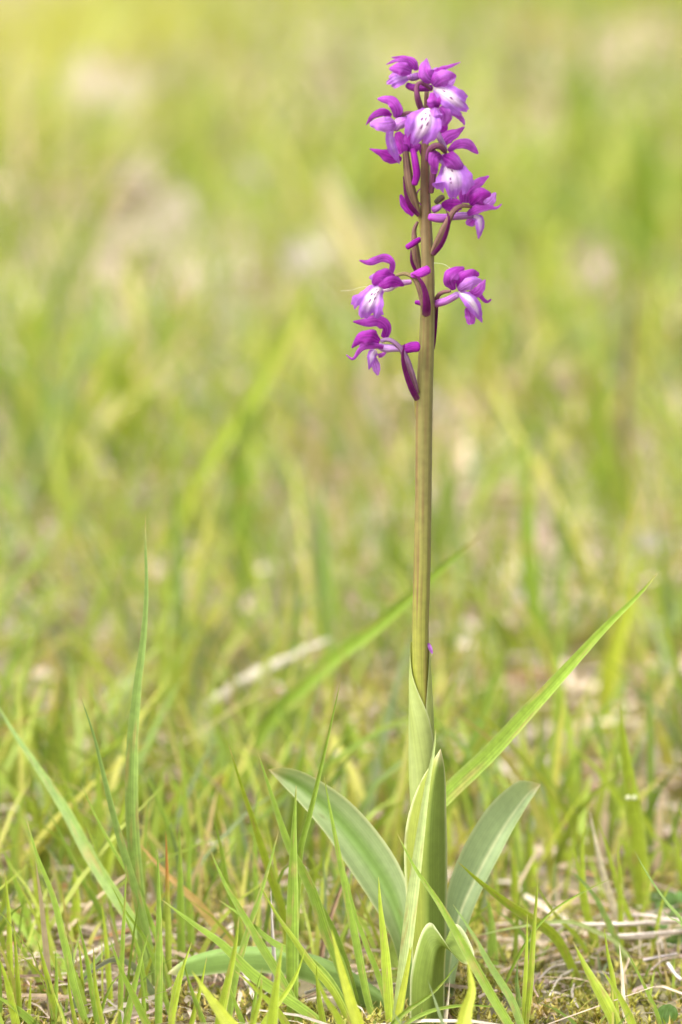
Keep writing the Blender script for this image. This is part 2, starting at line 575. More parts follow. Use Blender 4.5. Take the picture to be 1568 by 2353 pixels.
def frames(P):
    T = np.gradient(P, axis=0)
    T /= np.maximum(np.linalg.norm(T, axis=1, keepdims=True), 1e-9)
    V = np.array(CAMV)[None] - P
    V /= np.linalg.norm(V, axis=1, keepdims=True)
    S = np.cross(T, V)
    nrm = np.linalg.norm(S, axis=1, keepdims=True)
    S = S / np.maximum(nrm, 1e-6)
    Vt = np.cross(S, T)
    return T, S, Vt


def ribbon(P, W, roll=0.0, cup=0.0, fold=0.0, na=7, ripple=0.0, rfreq=5, tip_curl=None, seed=0):
    """P: n x 3 centreline, W: n full widths; roll in degrees (number or list)"""
    n = len(P)
    T, S, Vt = frames(P)
    rl = np.radians(prof2(roll, n))[:, None]
    side = np.cos(rl) * S + np.sin(rl) * Vt
    nor = np.cross(side, T)
    u = np.linspace(-1, 1, na)
    r = random.Random(seed)
    ph = r.random() * 6
    G = np.zeros((n, na, 3)); UV = np.zeros((n, na, 2))
    t = np.linspace(0, 1, n)
    for j, uu in enumerate(u):
        off = cup * uu * uu + fold * abs(uu)
        rp = ripple * abs(uu) ** 2 * np.sin(t * rfreq * 6.28 + ph + uu * 2)
        G[:, j] = P + side * (W * .5 * uu)[:, None] + nor * ((off + rp) * W * .5)[:, None]
        UV[:, j] = np.stack([np.full(n, (uu + 1) / 2), t], 1)
    return G, UV


def prof2(v, n):
    if isinstance(v, (int, float)):
        return np.full(n, float(v))
    return np.interp(np.linspace(0, len(v) - 1, n), np.arange(len(v)), v)


def tube(P, W, ns=10, flat=1.0, groove=0.0, ng=6, caps=True):
    n = len(P)
    T, S, Vt = frames(P)
    W = W.copy()
    if caps:
        P = np.vstack([P[0], P, P[-1]]); W = np.concatenate([[W[0] * .15], W, [W[-1] * .15]])
        S = np.vstack([S[0], S, S[-1]]); Vt = np.vstack([Vt[0], Vt, Vt[-1]])
        n += 2
    a = np.linspace(0, 2 * np.pi, ns, endpoint=False)
    rr = 1 + groove * np.cos(ng * a)
    G = P[:, None] + (S[:, None] * np.cos(a)[None, :, None] + Vt[:, None] * (flat * np.sin(a))[None, :, None]) * (W[:, None] * .5 * rr[None])[..., None]
    UV = np.zeros((n, ns, 2))
    UV[..., 0] = np.abs(np.linspace(-1, 1, ns))[None]
    UV[..., 1] = np.linspace(0, 1, n)[:, None]
    return G, UV


def trace(reg, pts, n, base_near=0.0):
    """measured points (x, y, mm towards the viewer) to a smooth 3D line"""
    out = []
    for p in pts:
        dx, dy = to_d(reg, p[0], p[1])
        nr = (p[2] if len(p) > 2 else 0) / 1000 + base_near
        q = place(dx, dy, -nr)
        out.append((q.x, q.y, q.z))
    return spline(out, n)


def wid(reg, vals, n):
    return prof(vals, n) / REG[reg][2] / SRC * unit_at(0)


# ------------------------------------------------------------------ orchid
orchid = bpy.data.objects.new('orchid', None)
COL.objects.link(orchid)
orchid.empty_display_size = .02
tag(orchid, 'purple flowering wild orchid with olive stem and glaucous leaves standing in the grass', 'orchid')

MAG = np.array([.30, .012, .32])
DARK = np.array([.15, .004, .16])
MID = np.array([.37, .045, .42])
LILAC = np.array([.48, .19, .62])
PALE = np.array([.58, .32, .72])
WHITE = np.array([.86, .82, .78])
BRACT = np.array([.12, .010, .085])
OVARY = np.array([.15, .065, .075])
OLIVE = np.array([.20, .155, .065])


def colgrid(UV, f):
    C = np.ones(UV.shape[:2] + (4,))
    for i in range(UV.shape[0]):
        for j in range(UV.shape[1]):
            C[i, j, :3] = f(UV[i, j, 0] * 2 - 1, UV[i, j, 1])
    return C


def lerp(a, b, t):
    t = max(0.0, min(1.0, t))
    return a * (1 - t) + b * t


def petal_cols(UV, base, seed, light=0.25):
    r = random.Random(seed)
    ph = r.random() * 50

    def f(u, t):
        v = mnoise.noise((u * 2.2 + ph, t * 2.5, ph))
        c = lerp(base, LILAC, .75 * light * (.35 + 1.3 * v + .5 * t) + .14 * abs(u) ** 2)
        vein = max(0, math.cos(u * 11 + .4 * math.sin(t * 5 + ph))) ** 4
        c = lerp(c, DARK, .38 * vein * (1 - t * .5))
        c = lerp(c, DARK, .45 * max(0, 1 - t * 3))
        return c
    return colgrid(UV, f)


def lip_mesh(name, P, W, roll, cup, white=1.0, seed=0, lobes=True, spots=()):
    n, na = 44, 45
    P = spline(P, n)
    W = np.interp(np.linspace(0, 1, n), np.linspace(0, 1, len(W)), W)
    T, S, Vt = frames(P)
    rl = np.radians(prof2(roll, n))[:, None]
    side = np.cos(rl) * S + np.sin(rl) * Vt
    nor = np.cross(side, T)
    r = random.Random(seed)
    ph = r.random() * 6
    G = np.zeros((n, na, 3)); UV = np.zeros((n, na, 2)); C = np.ones((n, na, 4))
    tt = np.linspace(0, 1, n)
    for j in range(na):
        u = -1 + 2 * j / (na - 1)
        # free edge: three lobes with small teeth
        if lobes:
            e = 1 - .30 * abs(u) ** 1.6 - .16 * max(0, math.cos((abs(u) - .42) * 9)) ** 2 * (abs(u) < .62) + .025 * math.sin(u * 23 + ph)
            if abs(u) < .08: e -= .05
        else:
            e = 1 - .35 * u * u + .02 * math.sin(u * 19 + ph)
        for i in range(n):
            t = tt[i] * e
            k = t * (n - 1)
            a = min(int(k), n - 2); f = k - a
            c = P[a] * (1 - f) + P[a + 1] * f
            w = W[a] * (1 - f) + W[a + 1] * f
            w *= 1 + .03 * math.sin(t * 30 + ph) * abs(u)
            sd_ = side[a] * (1 - f) + side[a + 1] * f
            nr = nor[a] * (1 - f) + nor[a + 1] * f
            rip = .16 * math.sin(u * 8 + ph) * t * abs(u) + .05 * math.sin(u * 15 + t * 6 + ph) * t
            G[i, j] = c + sd_ * (w * .5 * u) + nr * ((-cup * u * u + .10 * math.cos(u * 5) * (1 - t) + rip) * w * .5)
            UV[i, j] = ((u + 1) / 2, t)
            q = mnoise.noise((u * 3 + seed, t * 4, 1.7)) * .22
            stretch = mnoise.noise((u * 14 + seed, t * 2, 4.2)) * .14
            wz = .72 * white * max(0, 1.0 - (abs(u) / .60) ** 2 - max(0, (t - .30) / .50) ** 2 + q + stretch)
            col = lerp(np.array([.38, .13, .60]), PALE * np.array([.95, .9, 1]), .22 + 1.2 * q + 1.2 * stretch)
            col = lerp(col, MID, max(0, (t - .62) * .9) + .25 * abs(u) ** 3)
            col = lerp(col, WHITE, wz * 1.15)
            for (su, st, sr) in spots:
                if ((u - su) / sr) ** 2 + ((t - st) / (sr * .8)) ** 2 < 1:
                    col = lerp(col, DARK, .95)
            C[i, j, :3] = col
    return grid_mesh(name, G, UV, C, M_LIP)


SPOTS = [(-.16, .27, .055), (.10, .24, .055), (-.04, .37, .05), (.18, .40, .052), (-.21, .44, .048), (.03, .52, .05)]


def add_petal(parent, name, reg, pts, widths, base=MAG, roll=0, cup=.35, light=.25, ripple=.15, seed=0, twist=0):
    n = 26
    P = trace(reg, pts, n)
    W = wid(reg, widths, n)
    if isinstance(roll, (int, float)) and twist:
        roll = [roll, roll + twist]
    G, UV = ribbon(P, W * (1 + .05 * np.sin(np.linspace(0, 21, n) + seed)), roll, -cup * 1.15, .12, 13, ripple, 2.6, seed=seed)
    me = grid_mesh(name, G, UV, petal_cols(UV, base, seed, light), M_PETAL)
    return link(name, me, parent)


def tube_mesh_parts(reg, pts, widths, c0, c1, ns=18, flat=1.0, groove=0.0, n=30):
    P = trace(reg, pts, 200)
    W = wid(reg, widths, 200) * .88
    L = np.concatenate([[0], np.cumsum(np.linalg.norm(np.diff(P, axis=0), axis=1))])
    q = (.5 - .5 * np.cos(np.linspace(0, math.pi, n))) * L[-1]
    P = np.stack([np.interp(q, L, P[:, k]) for k in range(3)], 1)
    W = np.interp(q, L, W)
    # rounded ends
    for d, w0 in ((q, W[0]), (L[-1] - q, W[-1])):
        r = max(w0 * .5, 1e-6)
        x = np.clip(d / (.6 * r), 0, 1)
        W = W * np.sqrt(np.maximum(1 - (1 - x) ** 2, .004))
    G, UV = tube(P, W, ns, flat, groove)

    def f(u, t):
        v = mnoise.noise((u * 2 + t * 3, t * 4, pts[0][0] * .1)) * .3
        c = lerp(c0, c1, t + v)
        if groove:
            c = lerp(c, BRACT, .55 * max(0, math.cos(u * 12 + .6 * math.sin(t * 6))) ** 2)
            c = lerp(c, OLIVE * 1.3, .3 * max(0, -math.cos(u * 12 + .6 * math.sin(t * 6))))
        return c
    return G, UV, colgrid(UV, f), True


def add_tube(parent, name, reg, pts, widths, c0, c1, mat=None, **k):
    c0, c1 = c0 * .8, c1 * .72
    part = tube_mesh_parts(reg, pts, widths, c0, c1, **k)
    me = join_grids(name, [part], mat or M_TUBE)
    return link(name, me, parent)


def add_lip(parent, reg, pts, widths, roll=0, cup=.35, white=1.0, seed=0, lobes=True, spots=SPOTS, name='lip'):
    P = trace(reg, pts, 44)
    W = wid(reg, widths, 44)
    me = lip_mesh(name, P, W, roll, cup, white, seed, lobes, spots)
    return link(name, me, parent)


def add_bract(parent, reg, pts, widths, roll=0, seed=0):
    n = 16
    P = trace(reg, pts, n)
    W = wid(reg, widths, n) * .82
    G, UV = ribbon(P, W, roll, -.55, 0, 7, .04, 6, seed=seed)
    C = colgrid(UV, lambda u, t: lerp(lerp(BRACT, MAG, .15 * abs(u)), OLIVE, max(0, (t - .88) * 3)))
    return link('bract', grid_mesh('bract', G, UV, C, M_PETAL), parent)


def flower(parts_ovary):
    """a flower: its ovary (and throat) is the body, petals, sepals, lip, spur and bract hang on it"""
    grids = [tube_mesh_parts(*a[:5], **(a[5] if len(a) > 5 else {})) for a in parts_ovary]
    me = join_grids('flower', grids, M_TUBE)
    o = link('flower', me, orchid)
    return o


GR = dict(groove=.10)
# --- topmost pair
f = flower([('1', [(640, 222, 1), (700, 190, 0), (745, 205, -1), (745, 300, -1), (735, 450, -1), (730, 540, 0)], [22, 26, 30, 36, 34, 30], OVARY, OVARY, GR),
            ('1', [(600, 270, 3), (560, 290, 3), (535, 290, 3)], [60, 70, 30], PALE, MID)])
add_petal(f, 'sepal', '1', [(638, 230, 2), (605, 155, 3), (520, 118, 2), (418, 112, 0)], [40, 78, 55, 32, 8], MID, 20, .4, .45, seed=1)
add_petal(f, 'sepal', '1', [(612, 215, 4), (545, 150, 6), (470, 133, 6), (370, 175, 5)], [30, 52, 40, 30, 8], MID, -15, .4, .4, seed=2)
add_petal(f, 'petal', '1', [(600, 245, 5), (530, 212, 8), (460, 205, 8), (397, 213, 6)], [50, 122, 125, 95, 24], MID, -12, .5, .45, seed=3)
add_petal(f, 'petal', '1', [(600, 215, 2), (560, 180, 3), (500, 170, 3)], [40, 70, 50, 10], MAG, 0, .3, .1, seed=4)
add_lip(f, '1', [(585, 275, 3), (510, 292, 5), (440, 310, 5), (372, 345, 3)], [40, 100, 140, 150, 120], -20, .3, .25, 5, True, ())
add_tube(f, 'spur', '1', [(580, 290, 2), (620, 288, 1), (668, 272, 0)], [72, 78, 72], PALE * .75, MID)

f = flower([('1', [(770, 395, 4), (720, 360, 5), (672, 338, 6), (643, 380, 6), (650, 460, 6), (672, 540, 4), (702, 605, 2)], [26, 34, 42, 50, 60, 58, 46], OVARY, DARK * 1.1, GR)])
add_petal(f, 'sepal', '1', [(792, 335, 5), (740, 285, 7), (715, 215, 7), (735, 118, 5)], [50, 132, 135, 92, 8], MID, 12, .35, .5, seed=11)
add_petal(f, 'sepal', '1', [(800, 285, 0), (860, 222, 0), (950, 187, 0), (1037, 153, 0)], [60, 62, 42, 26, 8], MID, 15, .35, .4, seed=12)
add_petal(f, 'petal', '1', [(790, 365, 6), (850, 318, 10), (925, 285, 10), (1000, 282, 8)], [70, 150, 155, 112, 30], MID, -8, .5, .6, seed=13)
add_petal(f, 'petal', '1', [(798, 290, 3), (845, 245, 4), (905, 215, 4)], [50, 84, 66, 20], MAG, 0, .3, .05, seed=14)
add_petal(f, 'petal', '1', [(900, 345, 2), (945, 330, 1), (990, 290, 0)], [60, 76, 60, 16], LILAC, 10, .3, .5, seed=15)
add_petal(f, 'sepal', '1', [(785, 250, 1), (810, 225, 1), (838, 203, 1)], [40, 44, 36, 10], LILAC, 0, .3, .7, seed=16)
add_lip(f, '1', [(800, 385, 5), (890, 425, 9), (980, 490, 10), (1060, 555, 8), (1110, 585, 5)], [60, 160, 215, 225, 160], 8, .25, 1.0, 17, True, [(-.1, .30, .06), (.05, .48, .055)])
add_tube(f, 'spur', '1', [(792, 383, 3), (700, 388, 3), (600, 378, 3), (548, 350, 3)], [66, 66, 76, 56], DARK * 1.3, MID)

# --- second left
f = flower([('1', [(470, 650, 3), (520, 622, 3), (575, 610, 3), (640, 620, 2), (700, 660, 0), (715, 760, 0)], [34, 40, 38, 40, 42, 36], OVARY, DARK, GR),
            ('1', [(445, 770, 4), (480, 710, 4), (550, 680, 2), (620, 640, 0)], [60, 120, 96, 70], PALE * .7, MID)])
add_petal(f, 'sepal', '1', [(462, 655, 3), (462, 575, 5), (410, 505, 5), (292, 483, 3)], [60, 108, 102, 78, 18], MID, 12, .4, .35, seed=21)
add_petal(f, 'sepal', '1', [(420, 635, 4), (350, 606, 6), (262, 630, 6), (190, 717, 5)], [40, 62, 62, 42, 8], MAG, 0, .4, .2, seed=22)
add_petal(f, 'sepal', '1', [(400, 605, 1), (345, 582, 1), (285, 585, 0)], [30, 36, 32, 8], MID, 0, .3, .3, seed=23)
add_petal(f, 'petal', '1', [(452, 690, 6), (380, 700, 10), (300, 702, 10), (226, 705, 7)], [100, 140, 140, 108, 50], LILAC, -14, .5, .75, seed=24)
add_lip(f, '1', [(440, 720, 4), (412, 800, 7), (425, 890, 7), (455, 970, 5), (492, 1065, 3)], [50, 76, 92, 92, 66], 25, .5, .25, 25, False, ())

# --- front centre
f = flower([('1', [(805, 700, 6), (835, 800, 6), (875, 880, 5), (905, 945, 4)], [40, 52, 52, 44], PALE * .8, PALE * .7, GR)])
add_petal(f, 'petal', '1', [(810, 575, 10), (800, 510, 14), (785, 425, 12)], [70, 112, 104, 40], MAG, -15, .5, .35, seed=31)
add_petal(f, 'petal', '1', [(820, 560, 12), (838, 510, 14), (852, 460, 13)], [40, 50, 46, 10], MAG, 15, .4, .2, seed=30)
add_petal(f, 'petal', '1', [(818, 560, 13), (805, 625, 16), (825, 692, 15)], [50, 132, 128, 50], LILAC, 0, .5, .8, seed=32)
add_petal(f, 'sepal', '1', [(852, 555, 9), (895, 625, 10), (880, 725, 8)], [60, 112, 118, 50], MID, -10, .4, .6, seed=33)
add_petal(f, 'sepal', '1', [(860, 690, 4), (885, 735, 4), (850, 790, 3)], [60, 84, 66, 20], MAG, 0, .4, .1, seed=34)
add_petal(f, 'sepal', '1', [(935, 590, 3), (1010, 622, 3), (1060, 680, 2), (1072, 718, 2)], [60, 62, 58, 42, 14], MID, 10, .4, .5, seed=35)
add_lip(f, '1', [(752, 570, 13), (728, 650, 18), (690, 740, 19), (640, 830, 17), (608, 900, 14)], [100, 285, 310, 280, 200], 0, .22, 1.0, 36, True, SPOTS)
add_tube(f, 'spur', '1', [(760, 600, 4), (680, 600, 2), (600, 632, 0)], [50, 58, 50], MID, LILAC)

# --- dark one seen from behind
f = flower([('2', [(545, 10, 2), (560, 150, 3), (580, 300, 3), (620, 450, 2), (668, 590, 1)], [56, 72, 86, 76, 42], OVARY * .8, OLIVE, dict(groove=.12)),
            ('1', [(535, 900, 0), (542, 935, 1), (548, 975, 1.5)], [70, 84, 66], DARK, DARK)])
add_petal(f, 'sepal', '1', [(510, 1030, 2), (410, 1005, 4), (310, 965, 4), (222, 930, 3)], [40, 128, 112, 52, 10], MAG, 12, .45, .15, seed=41)
add_petal(f, 'sepal', '1', [(545, 955, 0), (505, 870, -2), (470, 780, -4)], [120, 130, 116, 60], DARK * 1.5, 0, .4, .05, seed=42)
add_petal(f, 'sepal', '1', [(585, 955, 1), (590, 850, -1), (560, 750, -3)], [120, 130, 116, 50], DARK * 1.6, 0, .5, .08, seed=43)
add_petal(f, 'petal', '1', [(600, 970, 2), (640, 910, 2), (640, 860, 0)], [60, 70, 60, 20], DARK * 1.6, 0, .4, .1, seed=44)
add_tube(f, 'spur', '2', [(612, -10, 3), (632, 110, 5), (645, 220, 5), (622, 320, 5)], [60, 70, 76, 60], DARK * 1.5, MAG)
add_bract(f, '2', [(525, 235, 3), (545, 390, 5), (590, 500, 5), (668, 590, 3)], [10, 30, 52, 48], 10, 45)
add_petal(f, 'sepal', '2', [(612, 590, -3), (540, 500, -3), (500, 400, -3)], [30, 66, 66, 20], MAG, 0, .5, .2, seed=46)

# --- right, half turned away
f = flower([('1', [(905, 965, 6), (865, 915, 8), (810, 905, 8), (765, 945, 7), (745, 1040, 5)], [44, 56, 60, 62, 58], OVARY, DARK, dict(groove=.12)),
            ('2', [(800, 60, 2), (792, 220, 2), (772, 390, 1)], [60, 62, 50], DARK, OVARY, GR)])
add_petal(f, 'sepal', '1', [(860, 900, 0), (910, 830, 1), (1000, 785, 1), (1075, 732, 0)], [60, 120, 104, 60, 10], MID, 8, .4, .25, seed=51)
add_petal(f, 'sepal', '1', [(930, 955, 4), (1000, 895, 5), (1100, 890, 5), (1196, 975, 3)], [40, 72, 94, 78, 20], MID, 0, .4, .35, seed=52)
add_petal(f, 'sepal', '2', [(860, 35, 6), (800, 70, 9), (800, 150, 9), (805, 216, 7)], [60, 128, 96, 74, 50], MID, -8, .3, .25, seed=53)
add_petal(f, 'petal', '2', [(880, 50, 7), (950, 90, 10), (1005, 150, 10), (1015, 205, 8)], [60, 150, 138, 118, 60], MAG, 0, .45, .4, seed=54)
add_petal(f, 'petal', '2', [(870, 40, 5), (900, 100, 7), (950, 180, 7)], [40, 90, 80, 30], LILAC, 0, .3, .8, seed=57)
add_lip(f, '2', [(905, 110, 6), (945, 190, 9), (970, 270, 11), (972, 350, 10), (965, 445, 8)], [90, 270, 350, 350, 220], 0, .22, 1.0, 55, True, [(-.12, .32, .05), (.1, .48, .045), (.1, .57, .04)])
add_petal(f, 'sepal', '1', [(700, 1000, -1), (685, 940, -1), (672, 880, -2)], [30, 40, 34, 10], DARK * 1.5, 0, .3, .1, seed=56)

# --- right with long horizontal spur
f = flower([('2', [(1140, 512, 6), (1050, 500, 7), (975, 548, 7), (905, 680, 6), (850, 800, 4), (782, 938, 1)], [28, 44, 58, 76, 72, 48], OVARY * 1.2, OLIVE * .8, dict(groove=.12))])
add_petal(f, 'sepal', '2', [(1075, 475, 2), (1085, 390, 2), (1180, 305, 2), (1292, 232, 1)], [80, 126, 104, 72, 16], MID, 8, .35, .3, seed=61)
add_petal(f, 'petal', '2', [(1125, 495, 5), (1180, 445, 9), (1240, 405, 9), (1312, 402, 7)], [50, 150, 158, 122, 40], MAG, -10, .5, .15, seed=62)
add_petal(f, 'petal', '2', [(1230, 500, 3), (1300, 455, 3), (1352, 380, 2)], [60, 104, 84, 16], LILAC, 0, .4, .4, seed=63)
add_petal(f, 'sepal', '2', [(1098, 575, 5), (1180, 528, 8), (1280, 512, 8), (1360, 518, 7), (1406, 482, 6)], [40, 84, 74, 36, 10], MID, 15, .4, .35, seed=64)
add_petal(f, 'sepal', '2', [(1050, 500, -1), (960, 495, -2), (865, 490, -2)], [70, 124, 112, 36], MAG, 0, .3, .1, seed=65)
add_lip(f, '2', [(1150, 590, 3), (1205, 615, 6), (1218, 690, 6), (1198, 800, 4)], [50, 80, 92, 72, 44], 20, .5, .7, 66, False, ())
add_petal(f, 'lip_lobe', '2', [(1165, 610, 1), (1130, 645, 1), (1085, 660, 0)], [60, 92, 84, 30], MID, 10, .3, .5, seed=67)
add_tube(f, 'spur', '2', [(1160, 588, 3), (1050, 590, 3), (950, 602, 4), (850, 612, 5), (746, 598, 5)], [50, 78, 70, 92, 68], PALE * .7, MID)
add_bract(f, '2', [(905, 535, 8), (938, 620, 9), (920, 730, 8), (870, 850, 6), (790, 945, 3)], [8, 34, 46, 52, 56], 20, 68)
add_tube(f, 'withered_bud', '2', [(808, 478, 1), (850, 440, 1), (888, 418, 0)], [40, 56, 50], np.array([.05, .04, .03]), np.array([.10, .08, .04]), groove=.1)
add_tube(f, 'throat', '2', [(780, 545, 1), (830, 520, 1), (866, 495, 1)], [64, 70, 50], MID, PALE * .8)

# --- hidden behind the stem: only its spur and ovary come out at the side
f = flower([('2', [(655, 640, -3), (622, 730, -3), (635, 900, -3), (665, 1080, -4)], [26, 52, 74, 60], OVARY, OLIVE, GR)])
add_tube(f, 'spur', '2', [(680, 795, -2), (610, 840, 0), (550, 878, 1)], [50, 62, 56], DARK * 1.5, MAG)
add_bract(f, '2', [(592, 890, -3), (600, 1000, -2.5), (640, 1090, -3)], [10, 34, 40], 0, 71)
add_tube(f, 'tendril', '2', [(678, 345, 1), (648, 385, 1), (652, 450, 1), (684, 495, 1)], [12, 14, 14, 12], MAG, MAG)

# --- lower left, arched, spotted lip
f = flower([('3', [(540, 275, 5), (640, 258, 6), (720, 310, 6.5), (770, 420, 6.5), (800, 540, 6.2), (822, 642, 5)], [28, 36, 50, 60, 62, 56], OLIVE * 1.1, OVARY * .8, dict(groove=.12)),
            ('3', [(420, 405, 5), (490, 395, 5), (560, 350, 4), (690, 330, 3)], [30, 60, 62, 46], WHITE * .9, MID)])
add_petal(f, 'sepal', '3', [(502, 255, 2), (512, 165, 4), (440, 118, 4), (310, 158, 4), (220, 140, 3)], [40, 62, 78, 62, 14], MID, 15, .4, .2, seed=81)
add_petal(f, 'petal', '3', [(545, 290, 5), (450, 290, 9), (385, 310, 9), (342, 355, 7)], [50, 150, 134, 40], MAG, 0, .4, .15, seed=82)
add_petal(f, 'petal', '3', [(400, 290, 3), (345, 292, 2), (308, 292, 2)], [60, 78, 64, 16], LILAC, 0, .3, .6, seed=83)
add_petal(f, 'sepal', '3', [(622, 365, 7), (520, 330, 10), (440, 360, 11), (390, 362, 9)], [20, 104, 92, 30], MAG, 10, .35, .2, seed=84)
add_lip(f, '3', [(425, 375, 5), (370, 420, 9), (320, 500, 11), (275, 580, 10), (245, 660, 7)], [80, 170, 250, 330, 300], -6, .25, 1.0, 85, True, SPOTS)
add_tube(f, 'spur', '3', [(680, 275, 7), (760, 255, 8), (855, 212, 8)], [46, 92, 84], MID, MAG, flat=.4)
add_bract(f, '3', [(690, 258, 8), (770, 318, 9), (812, 430, 9.5), (825, 540, 9), (818, 640, 7)], [8, 38, 66, 86, 92], 0, 86)

# --- lower right
f = flower([('3', [(1040, 412, 3), (960, 428, 1), (915, 480, -1), (905, 620, -3), (892, 900, -3)], [28, 42, 44, 38, 22], OVARY * 1.2, OVARY, GR),
            ('3', [(1110, 440, 4), (1000, 500, 1), (890, 528, -2)], [66, 76, 84], PALE * .85, MID)])
add_petal(f, 'sepal', '3', [(1065, 405, 4), (1030, 320, 7), (1065, 255, 7), (1160, 200, 4)], [50, 112, 138, 110, 30], MAG, 10, .45, .3, seed=91)
add_petal(f, 'petal', '3', [(1110, 395, 4), (1160, 300, 7), (1230, 262, 7), (1295, 262, 5)], [50, 128, 104, 40], MAG, 0, .4, .2, seed=92)
add_petal(f, 'petal', '3', [(1105, 405, 6), (1180, 365, 9), (1250, 330, 9), (1320, 322, 6)], [50, 92, 108, 80, 24], LILAC, -10, .45, .45, seed=93)
add_petal(f, 'sepal', '3', [(1195, 445, 2), (1285, 410, 3), (1348, 310, 2)], [40, 96, 76, 14], MID, 8, .4, .4, seed=94)
add_petal(f, 'sepal', '3', [(1285, 415, 0), (1320, 470, 0), (1365, 508, 0), (1402, 485, 0)], [40, 42, 34, 16], MAG, 20, .4, .3, seed=95)
add_lip(f, '3', [(1110, 420, 5), (1190, 470, 8), (1260, 555, 8), (1322, 695, 5)], [50, 108, 128, 100, 60], 14, .5, .9, 96, False, ())
add_petal(f, 'lip_lobe', '3', [(1190, 560, 4), (1215, 635, 3), (1225, 712, 3)], [50, 86, 92, 60], MID, 10, .3, .5, seed=97)
add_tube(f, 'spur', '3', [(890, 526, -3), (790, 522, -5), (716, 512, -5)], [82, 70, 36], MID, MAG)
add_bract(f, '3', [(918, 560, -2), (905, 750, -2), (890, 935, -2)], [18, 30, 14], 0, 98)

# --- lowest left
f = flower([('3', [(410, 862, 5), (480, 848, 6), (550, 885, 6), (620, 975, 5), (680, 1130, 4), (742, 1330, 2)], [38, 42, 56, 62, 56, 40], PALE * .6, OVARY, dict(groove=.12)),
            ('3', [(390, 900, 4), (450, 925, 5), (520, 925, 5), (590, 935, 5)], [60, 84, 76, 50], PALE * .8, PALE * .6)])
add_petal(f, 'sepal', '3', [(440, 835, 2), (462, 745, 4), (385, 682, 4), (270, 695, 4), (165, 688, 3)], [60, 92, 110, 78, 14], MAG, 8, .4, .25, seed=101)
add_petal(f, 'petal', '3', [(400, 868, 5), (330, 825, 9), (230, 840, 9), (150, 922, 6)], [60, 130, 132, 76, 14], MAG, -8, .45, .1, seed=102)
add_petal(f, 'petal', '3', [(400, 900, 3), (320, 890, 5), (220, 900, 5)], [50, 70, 60, 20], MAG, 0, .3, .3, seed=106)
add_petal(f, 'sepal', '3', [(438, 918, 7), (330, 905, 8), (235, 935, 8), (165, 1022, 7), (103, 985, 6)], [36, 58, 46, 30, 10], MID, 12, .4, .2, seed=103)
add_lip(f, '3', [(370, 945, 3), (335, 985, 6), (325, 1040, 6), (305, 1118, 4)], [80, 84, 78, 56, 36], 0, .4, .8, 104, False, ())
add_petal(f, 'lip_lobe', '3', [(345, 1000, 4), (365, 1070, 4), (386, 1168, 3)], [40, 72, 70, 20], LILAC, 0, .3, .6, seed=105)
add_petal(f, 'lip_lobe', '3', [(390, 995, 2), (425, 985, 1), (462, 962, 1)], [36, 40, 34, 12], MID, 0, .3, .4, seed=107)
add_tube(f, 'spur', '3', [(580, 925, 4), (640, 928, 5), (700, 914, 5), (768, 912, 5)], [40, 92, 108, 100], DARK * 1.5, MAG, flat=.4)
add_bract(f, '3', [(626, 885, 7), (608, 1000, 7), (632, 1130, 6.5), (690, 1290, 5), (745, 1392, 2.5)], [8, 40, 56, 66, 66], 0, 108)


# stem
def build_stem():
    pts = [(985, 2372), (980, 2100), (972, 1800), (966, 1480), (970, 1300), (973, 1100), (975, 920), (981, 760), (983, 620), (978, 480), (977, 400), (977, 330), (980, 260), (980, 205)]
    ws = [44, 42, 40, 38, 39, 38, 39, 34, 30, 25, 21, 17, 13, 9]
    n = 120
    P = trace('D', [(x, y, 0) for x, y in pts], n)
    ylist = [p[1] for p in pts]
    # widths by height in the picture
    zz = [place(984, y, 0).z for y in ylist]
    W = np.interp(P[:, 2], zz, ws) * unit_at(0)
    ns = 28
    G, UV = tube(P, W, ns, 1.0, .035, 7)
    for i in range(G.shape[0]):
        UV[i, :, 0] = np.abs(np.linspace(-1, 1, ns)) * 1.0
    ztop, zbot = P[-1, 2], P[0, 2]

    def f(u, t):
        a = np.array([.235, .25, .04]); b = np.array([.165, .15, .045]); c = np.array([.14, .07, .055])
        col = lerp(a, b, (t - .38) / .2) if t < .75 else lerp(b, c, (t - .75) / .2)
        s = mnoise.noise((u * 14, t * 9, 3.3)) + .6 * mnoise.noise((u * 30, t * 24, 8)) + .25 * math.cos(u * 22)
        k = max(0, (s - .05)) * (.95 if t > .35 else .4)
        return lerp(col, np.array([.14, .055, .035]), k)
    grids = [(G, UV, colgrid(UV, f), True)]
    # ridges running down from the bracts
    for reg, pp, ww in (('3', [(735, 1370, .6), (742, 1480, .4), (760, 1750, -.6)], [58, 58, 30]),
                        ('2', [(780, 915, .2), (778, 1020, 0), (755, 1250, -.6)], [50, 52, 24]),
                        ('2', [(668, 575, .4), (692, 680, .3), (715, 900, -.6)], [46, 56, 24]),
                        ('3', [(820, 600, 1.2), (822, 760, .7), (822, 1000, -.6)], [84, 80, 40])):
        grids.append(tube_mesh_parts(reg, pp, ww, np.array([.18, .155, .036]), np.array([.18, .155, .036]), flat=.8))
    link('stem', join_grids('stem', grids, M_STEM), orchid)


build_stem()

GLAUC = np.array([.27, .345, .165])
GREEN = np.array([.18, .25, .048])
YEL = np.array([.24, .28, .05])
MARGIN = np.array([.55, .58, .34])


